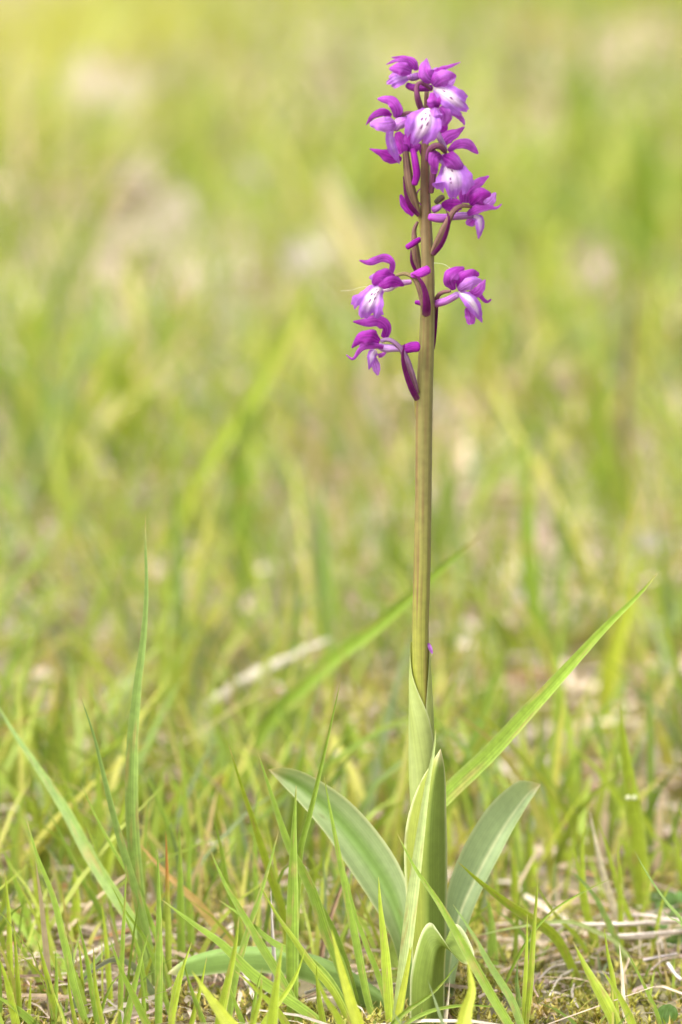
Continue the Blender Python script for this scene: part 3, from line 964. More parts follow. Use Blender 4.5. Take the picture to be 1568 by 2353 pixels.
def loft(name, A, M, B, colf, n=44, na=15, reg='D', mat=None, parent=orchid, wav=.0):
    """leaf from its two margins and its midrib"""
    a, m, b = (trace(reg, q, n) for q in (A, M, B))
    u = np.linspace(0, 1, na)
    G = np.zeros((n, na, 3)); UV = np.zeros((n, na, 2))
    for j, s in enumerate(u):
        # two half-blades, each slightly rounded, meeting at the midrib
        ctrl = m
        if s <= .5:
            q = s * 2
            lin = a * (1 - q) + ctrl * q
        else:
            q = s * 2 - 1
            lin = ctrl * (1 - q) + b * q
        smooth = a * (1 - s) ** 2 + (2 * ctrl - .5 * a - .5 * b) * 2 * s * (1 - s) + b * s ** 2
        G[:, j] = lin * .35 + smooth * .65
        UV[:, j] = np.stack([np.full(n, s), np.linspace(0, 1, n)], 1)
    if wav:
        t = np.linspace(0, 1, n)
        for j, s in enumerate(u):
            G[:, j, 2] += wav * np.sin(t * 19 + 3 * s) * abs(2 * s - 1) ** 2
    C = colgrid(UV, colf)
    o = link(name, grid_mesh(name, G, UV, C, mat or M_LEAF), parent)
    return o


def leafcol(c0, c1, edge=.6, mid=.0, side=None, tipc=None, core=None):
    def f(u, t):
        c = lerp(c0, c1, t * .9 + .25 * mnoise.noise((u * 2, t * 5, 2.2)))
        if core is not None:
            c = lerp(c, core, 1 - (abs(u + .1) / .45) ** 2)
        if side is not None:
            c = lerp(c, side, (-u) * 2.5 + .3)
        c = lerp(c, MARGIN, edge * max(0, (abs(u) - .93) / .07))
        if mnoise.noise((u * 7 + t, t * 22, c0[0] * 40)) > .62: c = lerp(c, np.array([.14, .12, .04]), .5)
        if mid:
            c = lerp(c, MARGIN, mid * max(0, 1 - abs(u) / .07))
        if tipc is not None:
            c = lerp(c, tipc, max(0, (t - .94) / .06))
        return c
    return f


TIPC = np.array([.55, .48, .28])
# tip is the last point of every margin
loft('leaf',
     [(958, 2372, 4), (945, 2180, 5), (933, 2050, 4), (929, 1950, 4), (937, 1880, 4), (960, 1810, 5), (988, 1760, 6), (1013, 1720, 6)],
     [(985, 2372, 11), (983, 2180, 11), (981, 2050, 11), (981, 1950, 11), (986, 1870, 10), (995, 1805, 9), (1004, 1758, 8), (1013, 1720, 6)],
     [(1018, 2372, 3), (1025, 2180, 4), (1028, 2050, 4), (1028, 1950, 4), (1026, 1870, 5), (1025, 1805, 5), (1021, 1758, 6), (1013, 1720, 6)],
     leafcol(GREEN * 1.05, GREEN * .95, .8, 0, YEL, TIPC))  # left half painted yellower, as if light shone through it
loft('leaf',
     [(968, 2372, 0), (958, 2200, -3), (946, 2090, -5), (928, 2010, -7), (878, 1925, -11), (800, 1838, -15), (710, 1780, -19), (655, 1764, -22), (617, 1768, -24)],
     [(960, 2375, -3), (938, 2210, -7), (918, 2125, -10), (890, 2052, -13), (838, 1968, -17), (772, 1885, -21), (700, 1816, -24), (652, 1786, -25), (617, 1768, -24)],
     [(945, 2375, 0), (922, 2240, -2), (898, 2152, -4), (858, 2080, -6), (805, 2000, -10), (750, 1918, -15), (692, 1848, -20), (648, 1802, -23), (617, 1768, -24)],
     leafcol(GLAUC * .9, GLAUC * 1.05, .9, 0, None, TIPC, np.array([.15, .24, .06])))
loft('leaf',
     [(1008, 2372, -5), (1018, 2200, -9), (1024, 2080, -12), (1042, 2000, -15), (1082, 1915, -19), (1130, 1845, -24), (1185, 1798, -30), (1212, 1794, -33), (1243, 1802, -36)],
     [(1018, 2372, -7), (1035, 2210, -11), (1055, 2110, -14), (1084, 2040, -17), (1122, 1965, -21), (1163, 1895, -26), (1205, 1835, -32), (1223, 1816, -35), (1243, 1802, -36)],
     [(1030, 2372, -4), (1052, 2220, -8), (1080, 2115, -11), (1108, 2045, -14), (1145, 1972, -18), (1180, 1905, -23), (1214, 1848, -30), (1230, 1824, -34), (1243, 1802, -36)],
     leafcol(GLAUC * np.array([.95, 1, 1.1]), GLAUC * 1.2, .5, .8, None, TIPC))
loft('leaf',
     [(968, 2380, 2), (925, 2320, 1), (855, 2262, -3), (790, 2222, -7), (715, 2192, -10), (630, 2177, -14), (530, 2176, -17), (450, 2194, -17), (408, 2216, -17), (385, 2238, -16)],
     [(968, 2384, 4), (922, 2330, 4), (850, 2276, 0), (780, 2236, -4), (705, 2206, -7), (620, 2192, -11), (520, 2191, -14), (450, 2206, -15), (412, 2222, -16), (385, 2238, -16)],
     [(966, 2392, 0), (915, 2362, 0), (838, 2325, -3), (760, 2280, -6), (680, 2248, -9), (600, 2235, -12), (525, 2235, -14), (455, 2243, -15), (418, 2243, -16), (385, 2238, -16)],
     leafcol(GREEN * np.array([.95, 1.05, 1.5]), GREEN * np.array([.95, 1.1, 1.4]), .5, 0, None, TIPC))
loft('leaf',
     [(365, 1640, 13), (366, 1300, 14), (375, 1050, 15), (425, 800, 16), (485, 610, 16), (545, 515, 16), (597, 503, 16), (650, 570, 18), (735, 700, 20), (820, 830, 21), (905, 915, 21), (995, 945, 19)],
     [(560, 1640, 19), (575, 1300, 20), (600, 1050, 21), (625, 860, 21), (650, 790, 20), (680, 760, 19), (710, 755, 18), (745, 770, 17), (800, 800, 17), (860, 840, 17), (920, 890, 18), (995, 945, 19)],
     [(725, 1640, 12), (728, 1300, 12), (730, 1050, 12), (734, 900, 11), (742, 790, 10), (756, 690, 9), (776, 600, 8), (830, 512, 7), (905, 550, 8), (985, 680, 11), (1040, 840, 15), (1000, 945, 19)],
     leafcol(GREEN * 1.0, GREEN * np.array([1.25, 1.2, 1.2]), 1.0, 0, None, TIPC), n=60, na=17, reg='8')


# leaf sheath wrapped round the lower stem
def build_sheath():
    n, na = 40, 40
    ys = np.linspace(2150, 1476, n)
    cx = np.interp(ys, [1476, 1560, 1650, 1800, 1900, 2000, 2150], [966, 967, 969, 970, 975, 980, 984])
    rr = np.interp(ys, [1476, 1500, 1560, 1650, 1760, 1900, 2000, 2150], [20.5, 22.5, 26, 29, 30, 28, 27, 26]) * unit_at(0)
    tL = np.interp(ys, [1476, 1500, 1545, 1610, 1640, 1690, 1760, 2150], [-95, -78, -48, 8, 32, 55, 80, 100])
    tR = np.interp(ys, [1476, 1500, 1560, 1610, 1700, 2150], [84, 66, 40, 24, 20, 20])
    G = np.zeros((n, na, 3)); UV = np.zeros((n, na, 2))
    for i in range(n):
        c = place(cx[i], ys[i], 0)
        a0, a1 = tL[i], tR[i] - 360
        for j in range(na):
            s = j / (na - 1)
            a = R_(a0 + (a1 - a0) * s)
            r = rr[i] * (1.07 - .10 * s)
            G[i, j] = (c.x + r * math.sin(a), c.y - r * math.cos(a), c.z)
            UV[i, j] = (s, i / (n - 1))

    def f(u, t):
        c = lerp(np.array([.29, .345, .09]), np.array([.34, .40, .14]), .5 + .8 * mnoise.noise((u * 4, t * 3, 7)))
        return lerp(c, MARGIN, .5 * max(0, (abs(u) - .95) / .05) + .3 * max(0, (t - .93) / .07))
    me = grid_mesh('leaf_sheath', G, UV, colgrid(UV, f), M_LEAF)
    link('leaf_sheath', me, orchid)


build_sheath()

# fallen shred of petal stuck at the top of the sheath
P = trace('D', [(985, 1478, 1), (989, 1490, 1.5), (994, 1502, 1.5)], 8)
G, UV = ribbon(P, prof([5, 9, 8, 3], 8) * unit_at(0), 10, .3, 0, 5)
o = link('petal_shred', grid_mesh('petal_shred', G, UV, petal_cols(UV, LILAC, 5, .3), M_PETAL))
tag(o, 'tiny lilac petal shred stuck to the top of the leaf sheath', 'petal')


# ------------------------------------------------------------------ single grass blades
BC = {
    'fresh': ([.31, .39, .04], [.29, .38, .035]),
    'green': ([.22, .325, .045], [.21, .315, .04]),
    'blue': ([.23, .33, .07], [.19, .29, .085]),
    'yellow': ([.38, .43, .04], [.37, .42, .05]),
    'pale': ([.48, .57, .25], [.46, .56, .22]),
    'straw': ([.58, .51, .36], [.64, .58, .44]),
    'orange': ([.46, .42, .10], [.52, .34, .14]),
    'browntip': ([.27, .33, .05], [.38, .17, .05]),
    'brown': ([.20, .13, .08], [.22, .15, .09]),
    'cream': ([.66, .60, .42], [.78, .72, .54]),
    'grey': ([.42, .38, .36], [.55, .50, .48]),
    'purpletip': ([.20, .29, .12], [.22, .20, .22]),
}


def blade(label, col, reg, pts, w, yr, yt=None, roll=None, group=None, name='grass_shoot', fold=.25, cat='grass', twist=None):
    """pts run from the tip down; yr/yt: depth in cm behind the orchid at root and tip"""
    yt = yr if yt is None else yt
    m = len(pts)
    D = [to_d(reg, *p) for p in pts]
    seg = [0]
    for i in range(1, m):
        seg.append(seg[-1] + math.dist(D[i], D[i - 1]))
    out = []
    for i, (dx, dy) in enumerate(D):
        s = seg[i] / seg[-1]
        Y = (yt + (yr - yt) * s) / 100
        q = place(dx, dy, Y)
        out.append(Vector(q))
    # down to the soil
    last, prev = out[-1], out[-2]
    g = gz(last.x, last.y)
    if last.z > g:
        d = (last - prev).normalized()
        d = (d + Vector((0, 0, -.6))).normalized()
        if d.z > -.3: d = Vector((d.x, d.y, -.3)).normalized()
        step = (last.z - g + .004) / -d.z
        out.append(last + d * step)
    else:
        while len(out) > 2 and out[-2].z < gz(out[-2].x, out[-2].y) - .002:
            out.pop()
        a, b = out[-2], out[-1]
        gb = gz(b.x, b.y) - .004
        if b.z < gb and a.z > gb:
            s = (a.z - gb) / (a.z - b.z)
            out[-1] = a + (b - a) * s
    out = out[::-1]
    n = 26
    P = spline([tuple(v) for v in out], n)
    r = random.Random(hash((label, pts[0])) & 0xffff if False else int(pts[0][0] * 31 + pts[0][1] * 17 + w))
    if roll is None:
        roll = r.uniform(-25, 25)
    ww = 1.22 * w / REG[reg][2] / SRC * unit_at((yr + yt) / 200)
    t = np.linspace(0, 1, n)
    shape = (.62 + .9 * t - 1.0 * t ** 2)
    shape = np.minimum(shape / .82, 1) * np.clip((1 - t) / .5, 0, 1) ** .62
    W = ww * np.maximum(shape, .02)
    rl = [roll - 14, roll + 10, roll + r.uniform(-20, 20)] if twist is None else twist
    G, UV = ribbon(P, W, rl, 0.12, fold, 7)
    c0, c1 = (np.array(c) for c in BC[col])
    jit = r.uniform(.88, 1.12)
    tipc = np.array([.42, .34, .14])
    nick = r.random()
    sharp = col in ('fresh', 'green', 'blue', 'pale')

    def f(u, s):
        if col in ('browntip',):
            c = lerp(c0, c1, (s - .62) * 6)
        elif col == 'orange':
            c = lerp(c0, c1, s * 1.4)
        else:
            c = lerp(c0, c1, s)
        c = c * jit * (1 + .10 * u)
        c = lerp(c, np.array([.45, .48, .22]), .35 * max(0, 1 - s * 6))
        c = c * (1 + .12 * mnoise.noise((u * 3, s * 9, pts[0][0] * .01)))
        c = lerp(c, np.array([.46, .52, .20]), .3 * max(0, (abs(u) - .8) / .2) if sharp else 0)
        if sharp: c = lerp(c, tipc, max(0, (s - .93 - .05 * nick) / .03) * .85)
        if sharp and mnoise.noise((u * 1.5 + nick * 9, s * 26, nick * 30)) > .42: c = lerp(c, np.array([.36, .27, .10]), .6)
        return c
    mat = M_DRY if col in ('straw', 'cream', 'grey', 'brown') else M_BLADE
    o = link(name, grid_mesh(name, G, UV, colgrid(UV, f), mat))
    tag(o, label, cat, group)
    if group:
        AUTO.append((o, col, ww, Vector(P[0]), Vector(P[-1])))
    return o


AUTO = []
T1 = 'green grass blades growing left of the orchid'
# tall ones
blade('tall upright blue-green grass blade with a long folded tip, tallest of all', 'blue', '6', [(654, 66), (655, 200), (662, 400), (650, 620), (622, 850), (600, 1100), (595, 1400), (612, 1650), (640, 1900)], 50, 2.5, 1.5, 20, twist=[10, 5, 5, 15, 30, 38, 30], fold=.4)
blade('slim bluish grass blade leaning just beside the tallest folded blade', 'blue', '6', [(361, 880), (420, 1050), (470, 1250), (520, 1450), (575, 1640), (650, 1900)], 30, 2, 1, 0)
blade('broad grass blade with a greyish shiny upper part, arching out of the frame edge', 'blue', '6', [(-30, 890), (60, 1040), (190, 1230), (300, 1400), (420, 1620), (540, 1810), (660, 2000)], 48, 3, 8, 10)
blade('long straight green grass blade with a fine point beside the bluish arching blade', 'green', '6', [(118, 1428), (170, 1600), (240, 1780), (290, 1980), (335, 2180), (400, 2400)], 30, -1.5, 0)
blade('thin green grass blade behind the arching bluish blade, pointing up and left', 'green', '6', [(218, 1390), (300, 1560), (380, 1720), (450, 1850), (475, 1970)], 24, 6, 6)
blade('thin green blade crossing the foot of the tall folded blade', 'green', '6', [(361, 1262), (420, 1400), (500, 1550), (600, 1720), (700, 1960)], 20, 2, 3)
blade('upright flat green blade standing next to the orange-tipped blade', 'green', '6', [(705, 1558), (712, 1700), (716, 2000), (712, 2400)], 30, -2, -1, 5)
blade('upright grass blade whose upper end has withered to orange brown', 'browntip', '6', [(745, 1488), (750, 1650), (756, 1900), (758, 2120)], 24, 2, 2)
blade('slanting withered grass blade turning from yellow to rusty orange', 'orange', '6', [(612, 1528), (750, 1680), (880, 1800), (980, 1920), (1045, 1990)], 38, 4.5, 5)
blade('yellowish green blade with a dark frayed side, left of the forked pair', 'fresh', '6', [(1025, 1092), (1090, 1300), (1150, 1480), (1220, 1700), (1275, 1870)], 32, 3.5, 1)
blade('long bright green blade with a fine tip arching right towards the orchid foot', 'green', '6', [(1158, 1132), (1220, 1320), (1300, 1550), (1400, 1740), (1470, 1950), (1545, 2130)], 44, -.5, .5)
blade('straight upright ribbed green blade crossing the low horizontal orchid leaf', 'green', '6', [(1331, 1282), (1320, 1500), (1316, 1800), (1312, 2330)], 48, -1.5, -.5, 0)
blade('very thin tall green blade leaning right above the low orchid leaf', 'green', '6', [(1534, 795), (1470, 1080), (1400, 1380), (1352, 1560), (1340, 1700)], 24, .5, 0)
blade('narrow green blade leaning right across the low horizontal orchid leaf', 'green', '6', [(1252, 1488), (1200, 1680), (1130, 1900), (1070, 2100), (1035, 2300)], 28, -1, 0)
blade('long green blade slanting down behind the straight ribbed one', 'green', '6', [(1250, 1463), (1330, 1620), (1400, 1760), (1480, 1900), (1560, 2100)], 30, 0, 1)
blade('green blade slanting down over the middle of the low orchid leaf', 'green', '6', [(945, 1573), (1010, 1720), (1080, 1840), (1180, 2010), (1240, 2110), (1340, 2300)], 34, -2, -.5)
blade('broad low blade sweeping down across the tip end of the low orchid leaf', 'green', '6', [(723, 1792), (850, 1890), (1000, 2000), (1130, 2130), (1270, 2230), (1430, 2350)], 44, -2.5, -1.5, -20)
blade('low sweeping green blade crossing just above the low orchid leaf', 'green', '6', [(983, 1796), (1100, 1880), (1230, 1990), (1400, 2080), (1510, 2210)], 34, -1.5, 0, -15)
blade('blade with pale scarred patch slanting towards the orchid foot', 'fresh', '6', [(1163, 1722), (1240, 1860), (1310, 1960), (1400, 2090), (1510, 2230)], 30, -2, -1)
blade('short stout green blade between the orange blade and the forked pair', 'green', '6', [(955, 1418), (990, 1550), (1020, 1720), (1065, 1890)], 28, 4, 3)
blade('short blade with a whitened needle tip crossing the low orchid leaf tip', 'fresh', '6', [(862, 1988), (830, 2080), (792, 2190), (768, 2400)], 30, -2.5, -2)
for pts, w, y in (([(455, 1793), (475, 1950), (492, 2150)], 24, 1.5), ([(345, 1878), (390, 2060), (445, 2400)], 22, -1.5), ([(168, 1972), (210, 2130), (275, 2400)], 28, -2),
                  ([(570, 1638), (560, 1850), (546, 2150), (540, 2400)], 22, -1), ([(495, 1972), (550, 2120), (620, 2260), (680, 2400)], 34, -4), ([(668, 1948), (630, 2080), (560, 2400)], 30, -3),
                  ([(0, 2060), (40, 2190), (85, 2400)], 36, -2.5), ([(-40, 2215), (80, 2290), (180, 2390)], 34, -2.5), ([(345, 1950), (365, 2080), (380, 2300)], 16, 0),
                  ([(560, 2110), (500, 2180), (455, 2300)], 14, -1), ([(140, 2150), (135, 2260), (125, 2380)], 16, -1), ([(205, 1800), (215, 1900), (225, 2060)], 24, 5),
                  ([(130, 1560), (160, 1720), (185, 1960)], 28, 7), ([(0, 1530), (60, 1680), (120, 1850), (150, 2020)], 30, 6), ([(330, 1650), (345, 1780), (340, 1950)], 44, 7),
                  ([(495, 1720), (560, 1840), (640, 1950), (700, 2080)], 22, 0), ([(500, 1550), (550, 1400), (575, 1250)][::-1], 40, 10), ([(805, 1460), (812, 1650), (815, 1900), (818, 2150)], 34, 4),
                  ([(640, 1190), (700, 1330), (770, 1500), (800, 1620)], 26, 9), ([(645, 1470), (690, 1600), (720, 1800)], 30, 8), ([(790, 1250), (840, 1430), (870, 1600)], 26, 12),
                  ([(860, 1500), (850, 1700), (860, 1980)], 34, 6), ([(1170, 1240), (1150, 1450), (1150, 1700), (1160, 1850)], 26, 8), ([(250, 1155), (300, 1290), (345, 1400), (380, 1560)], 20, 10)):
    blade('slender green grass blade in the loose turf round the tallest folded blade', 'green' if w % 4 else 'fresh', '6', pts, w, y, group=T1)
for pts, w, y in (([(60, 1880), (75, 2080), (95, 2400)], 20, -2), ([(250, 2020), (255, 2180), (240, 2400)], 22, -2), ([(420, 2000), (430, 2180), (470, 2400)], 20, -2.5), ([(610, 2030), (640, 2180), (650, 2400)], 18, -2),
                  ([(820, 2060), (860, 2200), (930, 2400)], 22, -3), ([(930, 2050), (900, 2200), (850, 2400)], 20, -2.5), ([(20, 1650), (40, 1850), (45, 2050), (60, 2300)], 24, 0), ([(300, 2100), (320, 2250), (350, 2400)], 16, -2),
                  ([(1010, 2120), (1050, 2240), (1110, 2400)], 22, -3), ([(1180, 2100), (1150, 2220), (1130, 2400)], 18, -2.5), ([(1420, 2080), (1430, 2220), (1460, 2400)], 24, -3), ([(530, 1800), (600, 1960), (640, 2100), (660, 2300)], 18, .5)):
    blade('slender green grass blade in the loose turf round the tallest folded blade', 'green' if w % 4 else 'fresh', '6', pts, w, y, group=T1)
blade('broad dark green blade bowing down at the frame edge below the arching blade', 'green', '6', [(-20, 1790), (110, 1910), (200, 2020), (300, 2130)], 62, 4, 8, 15)
blade('short bent blade with a purplish tip drooping over the moss', 'purpletip', '6', [(342, 2190), (420, 2110), (500, 2062), (565, 2068), (640, 2130)], 36, 1, 0, 40)
blade('slim needle-like blade rising before the large arching orchid leaf', 'green', '5', [(682, 198), (720, 400), (760, 600), (800, 800), (850, 1060), (885, 1190)], 26, -1, .5)
blade('forked lower shoot of the needle-like blade before the arching leaf', 'green', '5', [(768, 568), (800, 720), (850, 860), (890, 960), (930, 1090)], 22, -1.2, -.5)
blade('short bright yellow-green blade with a dry point in front of the orchid foot', 'fresh', '5', [(897, 595), (905, 720), (925, 900), (942, 1150)], 34, -2.5, -1.5, 5)
blade('slanting green blade passing in front of the curled small orchid leaf', 'green', '5', [(971, 427), (1040, 560), (1130, 690), (1200, 810), (1290, 970), (1370, 1110), (1420, 1200)], 32, -5, -2.5)
blade('bluish blurred blade beside the curled small orchid leaf', 'blue', '5', [(1188, 703), (1260, 810), (1340, 950), (1420, 1080), (1460, 1200)], 26, -4.5, -3.5)
blade('bright green blade sloping down to the right past the grey-green orchid leaf', 'fresh', '5', [(1208, 537), (1290, 612), (1400, 700), (1500, 768), (1600, 850)], 36, 3, -1, -20)
blade('long pale keeled blade pressed against the orchid sheath and upright leaf', 'pale', '5', [(1122, 15), (1112, 110), (1085, 260), (1045, 560), (1005, 880), (965, 1200)], 40, -2.8, -1.9, 0, fold=.12)
blade('blurred vivid yellow blade close in front of the curled orchid leaf', 'yellow', '5', [(1246, 925), (1262, 1040), (1240, 1120), (1225, 1250)], 62, -9, -8, 0)
blade('blurred yellow-green blade lying low in front of the low orchid leaf', 'yellow', '5', [(165, 965), (230, 1060), (310, 1172), (360, 1240)], 56, -8, -7)
blade('yellow-tipped blade leaning on the foot of the pale keeled blade', 'yellow', '5', [(1032, 808), (1012, 950), (965, 1200)], 26, -3, -2.5)
blade('thread-thin green blade leaning across the orchid foot', 'green', '5', [(1216, 926), (1120, 1040), (1010, 1120), (930, 1200)], 16, -4, -3.5)
blade('blurred yellow-green blade rising before the low orchid leaf base', 'yellow', '5', [(712, 800), (745, 930), (790, 1080), (830, 1200)], 46, -7, -6)
blade('thin green bow curving low over the moss at the orchid foot', 'green', '5', [(1400, 1110), (1250, 1100), (1130, 1115), (1040, 1150), (980, 1200)], 14, -3, -2)
for pts, w, y in (([(440, 985), (430, 1080), (400, 1190)], 30, -6), ([(520, 860), (500, 1000), (480, 1190)], 40, -6), ([(330, 960), (420, 1040), (520, 1150)], 26, -5), ([(640, 960), (690, 1070), (760, 1190)], 34, -7),
                  ([(350, 750), (330, 900), (270, 1190)], 32, -4.5), ([(165, 850), (130, 960), (85, 1190)], 22, -3), ([(610, 880), (560, 1010), (440, 1190)], 24, -4)):
    blade('blurred yellow-green blade leaning close before the low horizontal orchid leaf', 'fresh', '5', pts, w, y, group='blurred blades in front of the low orchid leaf')
blade('stiff dead grey twig standing upright by the low orchid leaf', 'grey', '5', [(474, 638), (480, 800), (488, 940), (474, 1172)], 14, .5, .5, 0, name='dead_twig', cat='twig', fold=.8)
blade('rusty brown dead stalk leaning right behind the arching orchid leaf', 'brown', '5', [(822, 463), (780, 560), (722, 720), (680, 870)], 16, 4, 5, 0, name='dead_stalk', cat='stalk', fold=.8)
# right of the orchid
blade('wide tall blade with two pale dots at its joint, out of focus', 'fresh', '4', [(1283, 455), (1302, 620), (1340, 880), (1372, 1128), (1385, 1300)], 66, 11, 10, 0)
jb = COL.objects[-1] if False else bpy.data.objects[[o.name for o in COL.objects if o.get('label', '').startswith('wide tall blade')][0]]
for x_ in (1325, 1352):
    dx, dy = to_d('4', x_, 893)
    c_ = place(dx, dy, .103)
    th = np.linspace(.05, math.pi - .05, 7)
    Pq = np.array([(c_.x, c_.y, c_.z + .0008 * math.cos(q)) for q in th])
    G, UV = tube(Pq, .0016 * np.sin(th), 10)
    link('joint_dot', grid_mesh('joint_dot', G, UV, colgrid(UV, lambda u, t: np.array([.55, .56, .36])), M_DRY, wrap=True), jb)
blade('long broad green blade slanting up to the right from behind the upright orchid leaf', 'green', '4', [(1456, -121), (1375, -25), (1230, 115), (1080, 280), (900, 480), (700, 700), (500, 890), (420, 980), (385, 1080)], 78, 3, -.5, 25, fold=.15)
blade('long blurred green blade crossing behind the orchid stem', 'green', 'D', [(1106, 1230), (1000, 1320), (880, 1430), (740, 1540), (610, 1670), (520, 1790)], 36, 30, 16, 20)
blade('broad bright green blade rising at the frame bottom before the straw', 'fresh', '7', [(902, 1165), (960, 1290), (1030, 1420), (1100, 1540), (1165, 1690)], 66, -3.5, -2.5)
blade('bright green blade right beside the broad one at the frame bottom', 'fresh', '7', [(1080, 1340), (1150, 1440), (1210, 1540), (1275, 1690)], 48, -4, -3.5)
blade('slim upright green blade with a dry tip in front of the straw bundle', 'fresh', '7', [(1090, 1072), (1115, 1250), (1145, 1400), (1172, 1690)], 32, -2, -1.5)
blade('thin pointed green blade leaning left in front of the straw bundle', 'green', '7', [(1218, 1203), (1290, 1340), (1360, 1480), (1420, 1620)], 22, -1.5, -1)
blade('thin bluish blade slanting above the clover leaves', 'blue', '7', [(1273, 608), (1370, 780), (1480, 940), (1600, 1110)], 22, 0, 1)
blade('short thin bluish blade lying against the clover leaves', 'blue', '7', [(1420, 953), (1500, 1030), (1600, 1120)], 18, 1, 2)
blade('tall thin yellow-green blade standing before the sloping blade', 'fresh', '7', [(686, 732), (680, 900), (660, 1150), (640, 1450), (612, 1690)], 32, -3, -2.5)
blade('shorter companion of the tall thin yellow-green blade', 'fresh', '7', [(625, 998), (622, 1200), (605, 1690)], 28, -3, -2.5)
blade('hair-thin blade bowing over to the right above the moss', 'green', '7', [(1158, 773), (1000, 848), (820, 950), (690, 1070), (590, 1220), (495, 1410)], 16, .5, -.5)
blade('thin straw-yellow blade arched low over the moss', 'pale', '7', [(300, 1135), (560, 1080), (860, 1045), (1050, 1110), (1185, 1195)], 22, 4.5, 3)
blade('bleached white dead blade standing among green ones near the clover', 'straw', '7', [(1003, 368), (1050, 600), (1100, 800), (1168, 1010)], 36, 8, 7, 0, name='dead_grass_shoot')
blade('blurred bluish blade bending left beside the bleached dead blade', 'blue', '7', [(868, 724), (950, 790), (1040, 900), (1100, 1020), (1165, 1160)], 34, 5, 5)
blade('bleached thin stalk standing upright in front of the straw bundle', 'straw', '7', [(1185, 1175), (1200, 1350), (1212, 1520)], 22, -.5, -.5, name='dead_grass_shoot')
blade('short torn bluish blade standing in the moss', 'blue', '7', [(565, 1285), (560, 1420), (575, 1570)], 28, -1, -1)
blade('stubby blurred green blade upright behind the curled orchid leaf', 'green', '7', [(372, 880), (400, 1000), (412, 1190)], 56, 4.5, 5, 0)
blade('short dry straw spike standing at the orchid foot', 'straw', '8', [(785, 1075), (770, 1250), (735, 1560)], 34, -2, -2, name='dead_grass_shoot')
T2 = 'blurred green blades right of the orchid'
for pts, w, y in (([(985, 433), (960, 600), (970, 900), (1035, 1160)], 44, 6), ([(700, -20), (750, 200), (810, 480), (860, 660)], 58, 17), ([(900, -150), (892, 50), (890, 250), (900, 480)], 56, 22),
                  ([(890, -30), (1050, 120), (1200, 320), (1350, 440)], 46, 16), ([(1205, 515), (1180, 620), (1190, 800), (1195, 1150)], 32, 6), ([(1050, 400), (1110, 600), (1190, 880), (1300, 1150)], 30, 7),
                  ([(890, 480), (930, 700), (990, 960), (1040, 1150)], 26, 7), ([(650, 740), (700, 860), (800, 1010), (950, 1170)], 24, 5), ([(1445, 700), (1400, 760), (1360, 860)], 20, 8), ([(1520, 780), (1470, 870), (1440, 960)], 22, 6),
                  ([(1170, 190), (1130, 330), (1090, 480)], 36, 18), ([(1000, 190), (960, 330), (920, 480)], 24, 14), ([(1500, 430), (1530, 560), (1555, 700)], 30, 12), ([(1520, 295), (1568, 400), (1600, 480)], 30, 9),
                  ([(1340, 440), (1440, 560), (1540, 640)], 30, 14), ([(530, 520), (545, 760), (550, 1000)], 46, 10), ([(640, 470), (645, 600), (650, 750)], 60, 14)):
    blade('blurred green grass blade rising from the mossy ground behind the grey-green orchid leaf', 'fresh', '7', pts, w, y, group=T2)
T3 = 'out-of-focus tall blades behind the orchid'
for pts, w, c in (([(740, 1090), (745, 1300), (760, 1560)], 34, 'blue'), ([(1210, 960), (1215, 1250), (1240, 1500)], 34, 'green'), ([(1030, 1000), (1020, 1150), (1010, 1330)], 30, 'green'),
                  ([(400, 1100), (408, 1300), (415, 1560)], 26, 'blue'), ([(560, 880), (555, 1080), (560, 1330)], 46, 'green'), ([(690, 1290), (675, 1480), (670, 1700)], 28, 'blue'),
                  ([(660, 1610), (655, 1750), (660, 1880)], 15, 'green'), ([(800, 1615), (795, 1720), (790, 1830)], 20, 'green'), ([(1470, 1280), (1440, 1400), (1400, 1560), (1385, 1680)], 34, 'yellow'),
                  ([(180, 880), (170, 1000), (160, 1120)], 40, 'blue'), ([(735, 600), (665, 760), (590, 900), (500, 1030), (420, 1170), (370, 1260)], 34, 'fresh'), ([(640, 760), (600, 880), (570, 1020)], 40, 'green'),
                  ([(1425, 1160), (1380, 1000), (1370, 860)][::-1], 50, 'green'), ([(1100, 1160), (1150, 1080), (1210, 1000)][::-1], 34, 'green'), ([(1190, 1500), (1120, 1400), (1060, 1330)][::-1], 26, 'fresh'),
                  ([(1270, 1060), (1290, 1180), (1330, 1300)], 36, 'green'), ([(110, 640), (80, 800), (70, 950)], 46, 'fresh'), ([(300, 740), (290, 900), (270, 1050)], 40, 'fresh'),
                  ([(1150, 920), (1180, 1020), (1195, 1130)], 26, 'pale'), ([(930, 1380), (910, 1250), (905, 1120)][::-1], 28, 'green'), ([(1340, 100), (1345, 300), (1360, 450)], 70, 'green'), ([(1490, 250), (1480, 420), (1470, 600)], 80, 'green')):
    g = ground_hit(*pts[-1])
    yy = min(g.y, 7.0) * 100
    blade('out-of-focus tall grass blade in the meadow behind the orchid stem', c, 'D', pts, w, yy * .93, yy * .9, group=T3)


for l_, pts, w in (('tall thin dead brown stalk standing alone in the far grass', [(1462, 560), (1450, 760), (1436, 950), (1430, 1160)], 15),
                   ('short dark dead stalk standing under the seed head', [(604, 1590), (602, 1660), (604, 1740)], 12)):
    g = ground_hit(*pts[-1])
    blade(l_, 'brown', 'D', pts, w, g.y * 95, g.y * 93, 0, name='dead_stalk', cat='stalk', fold=.8)


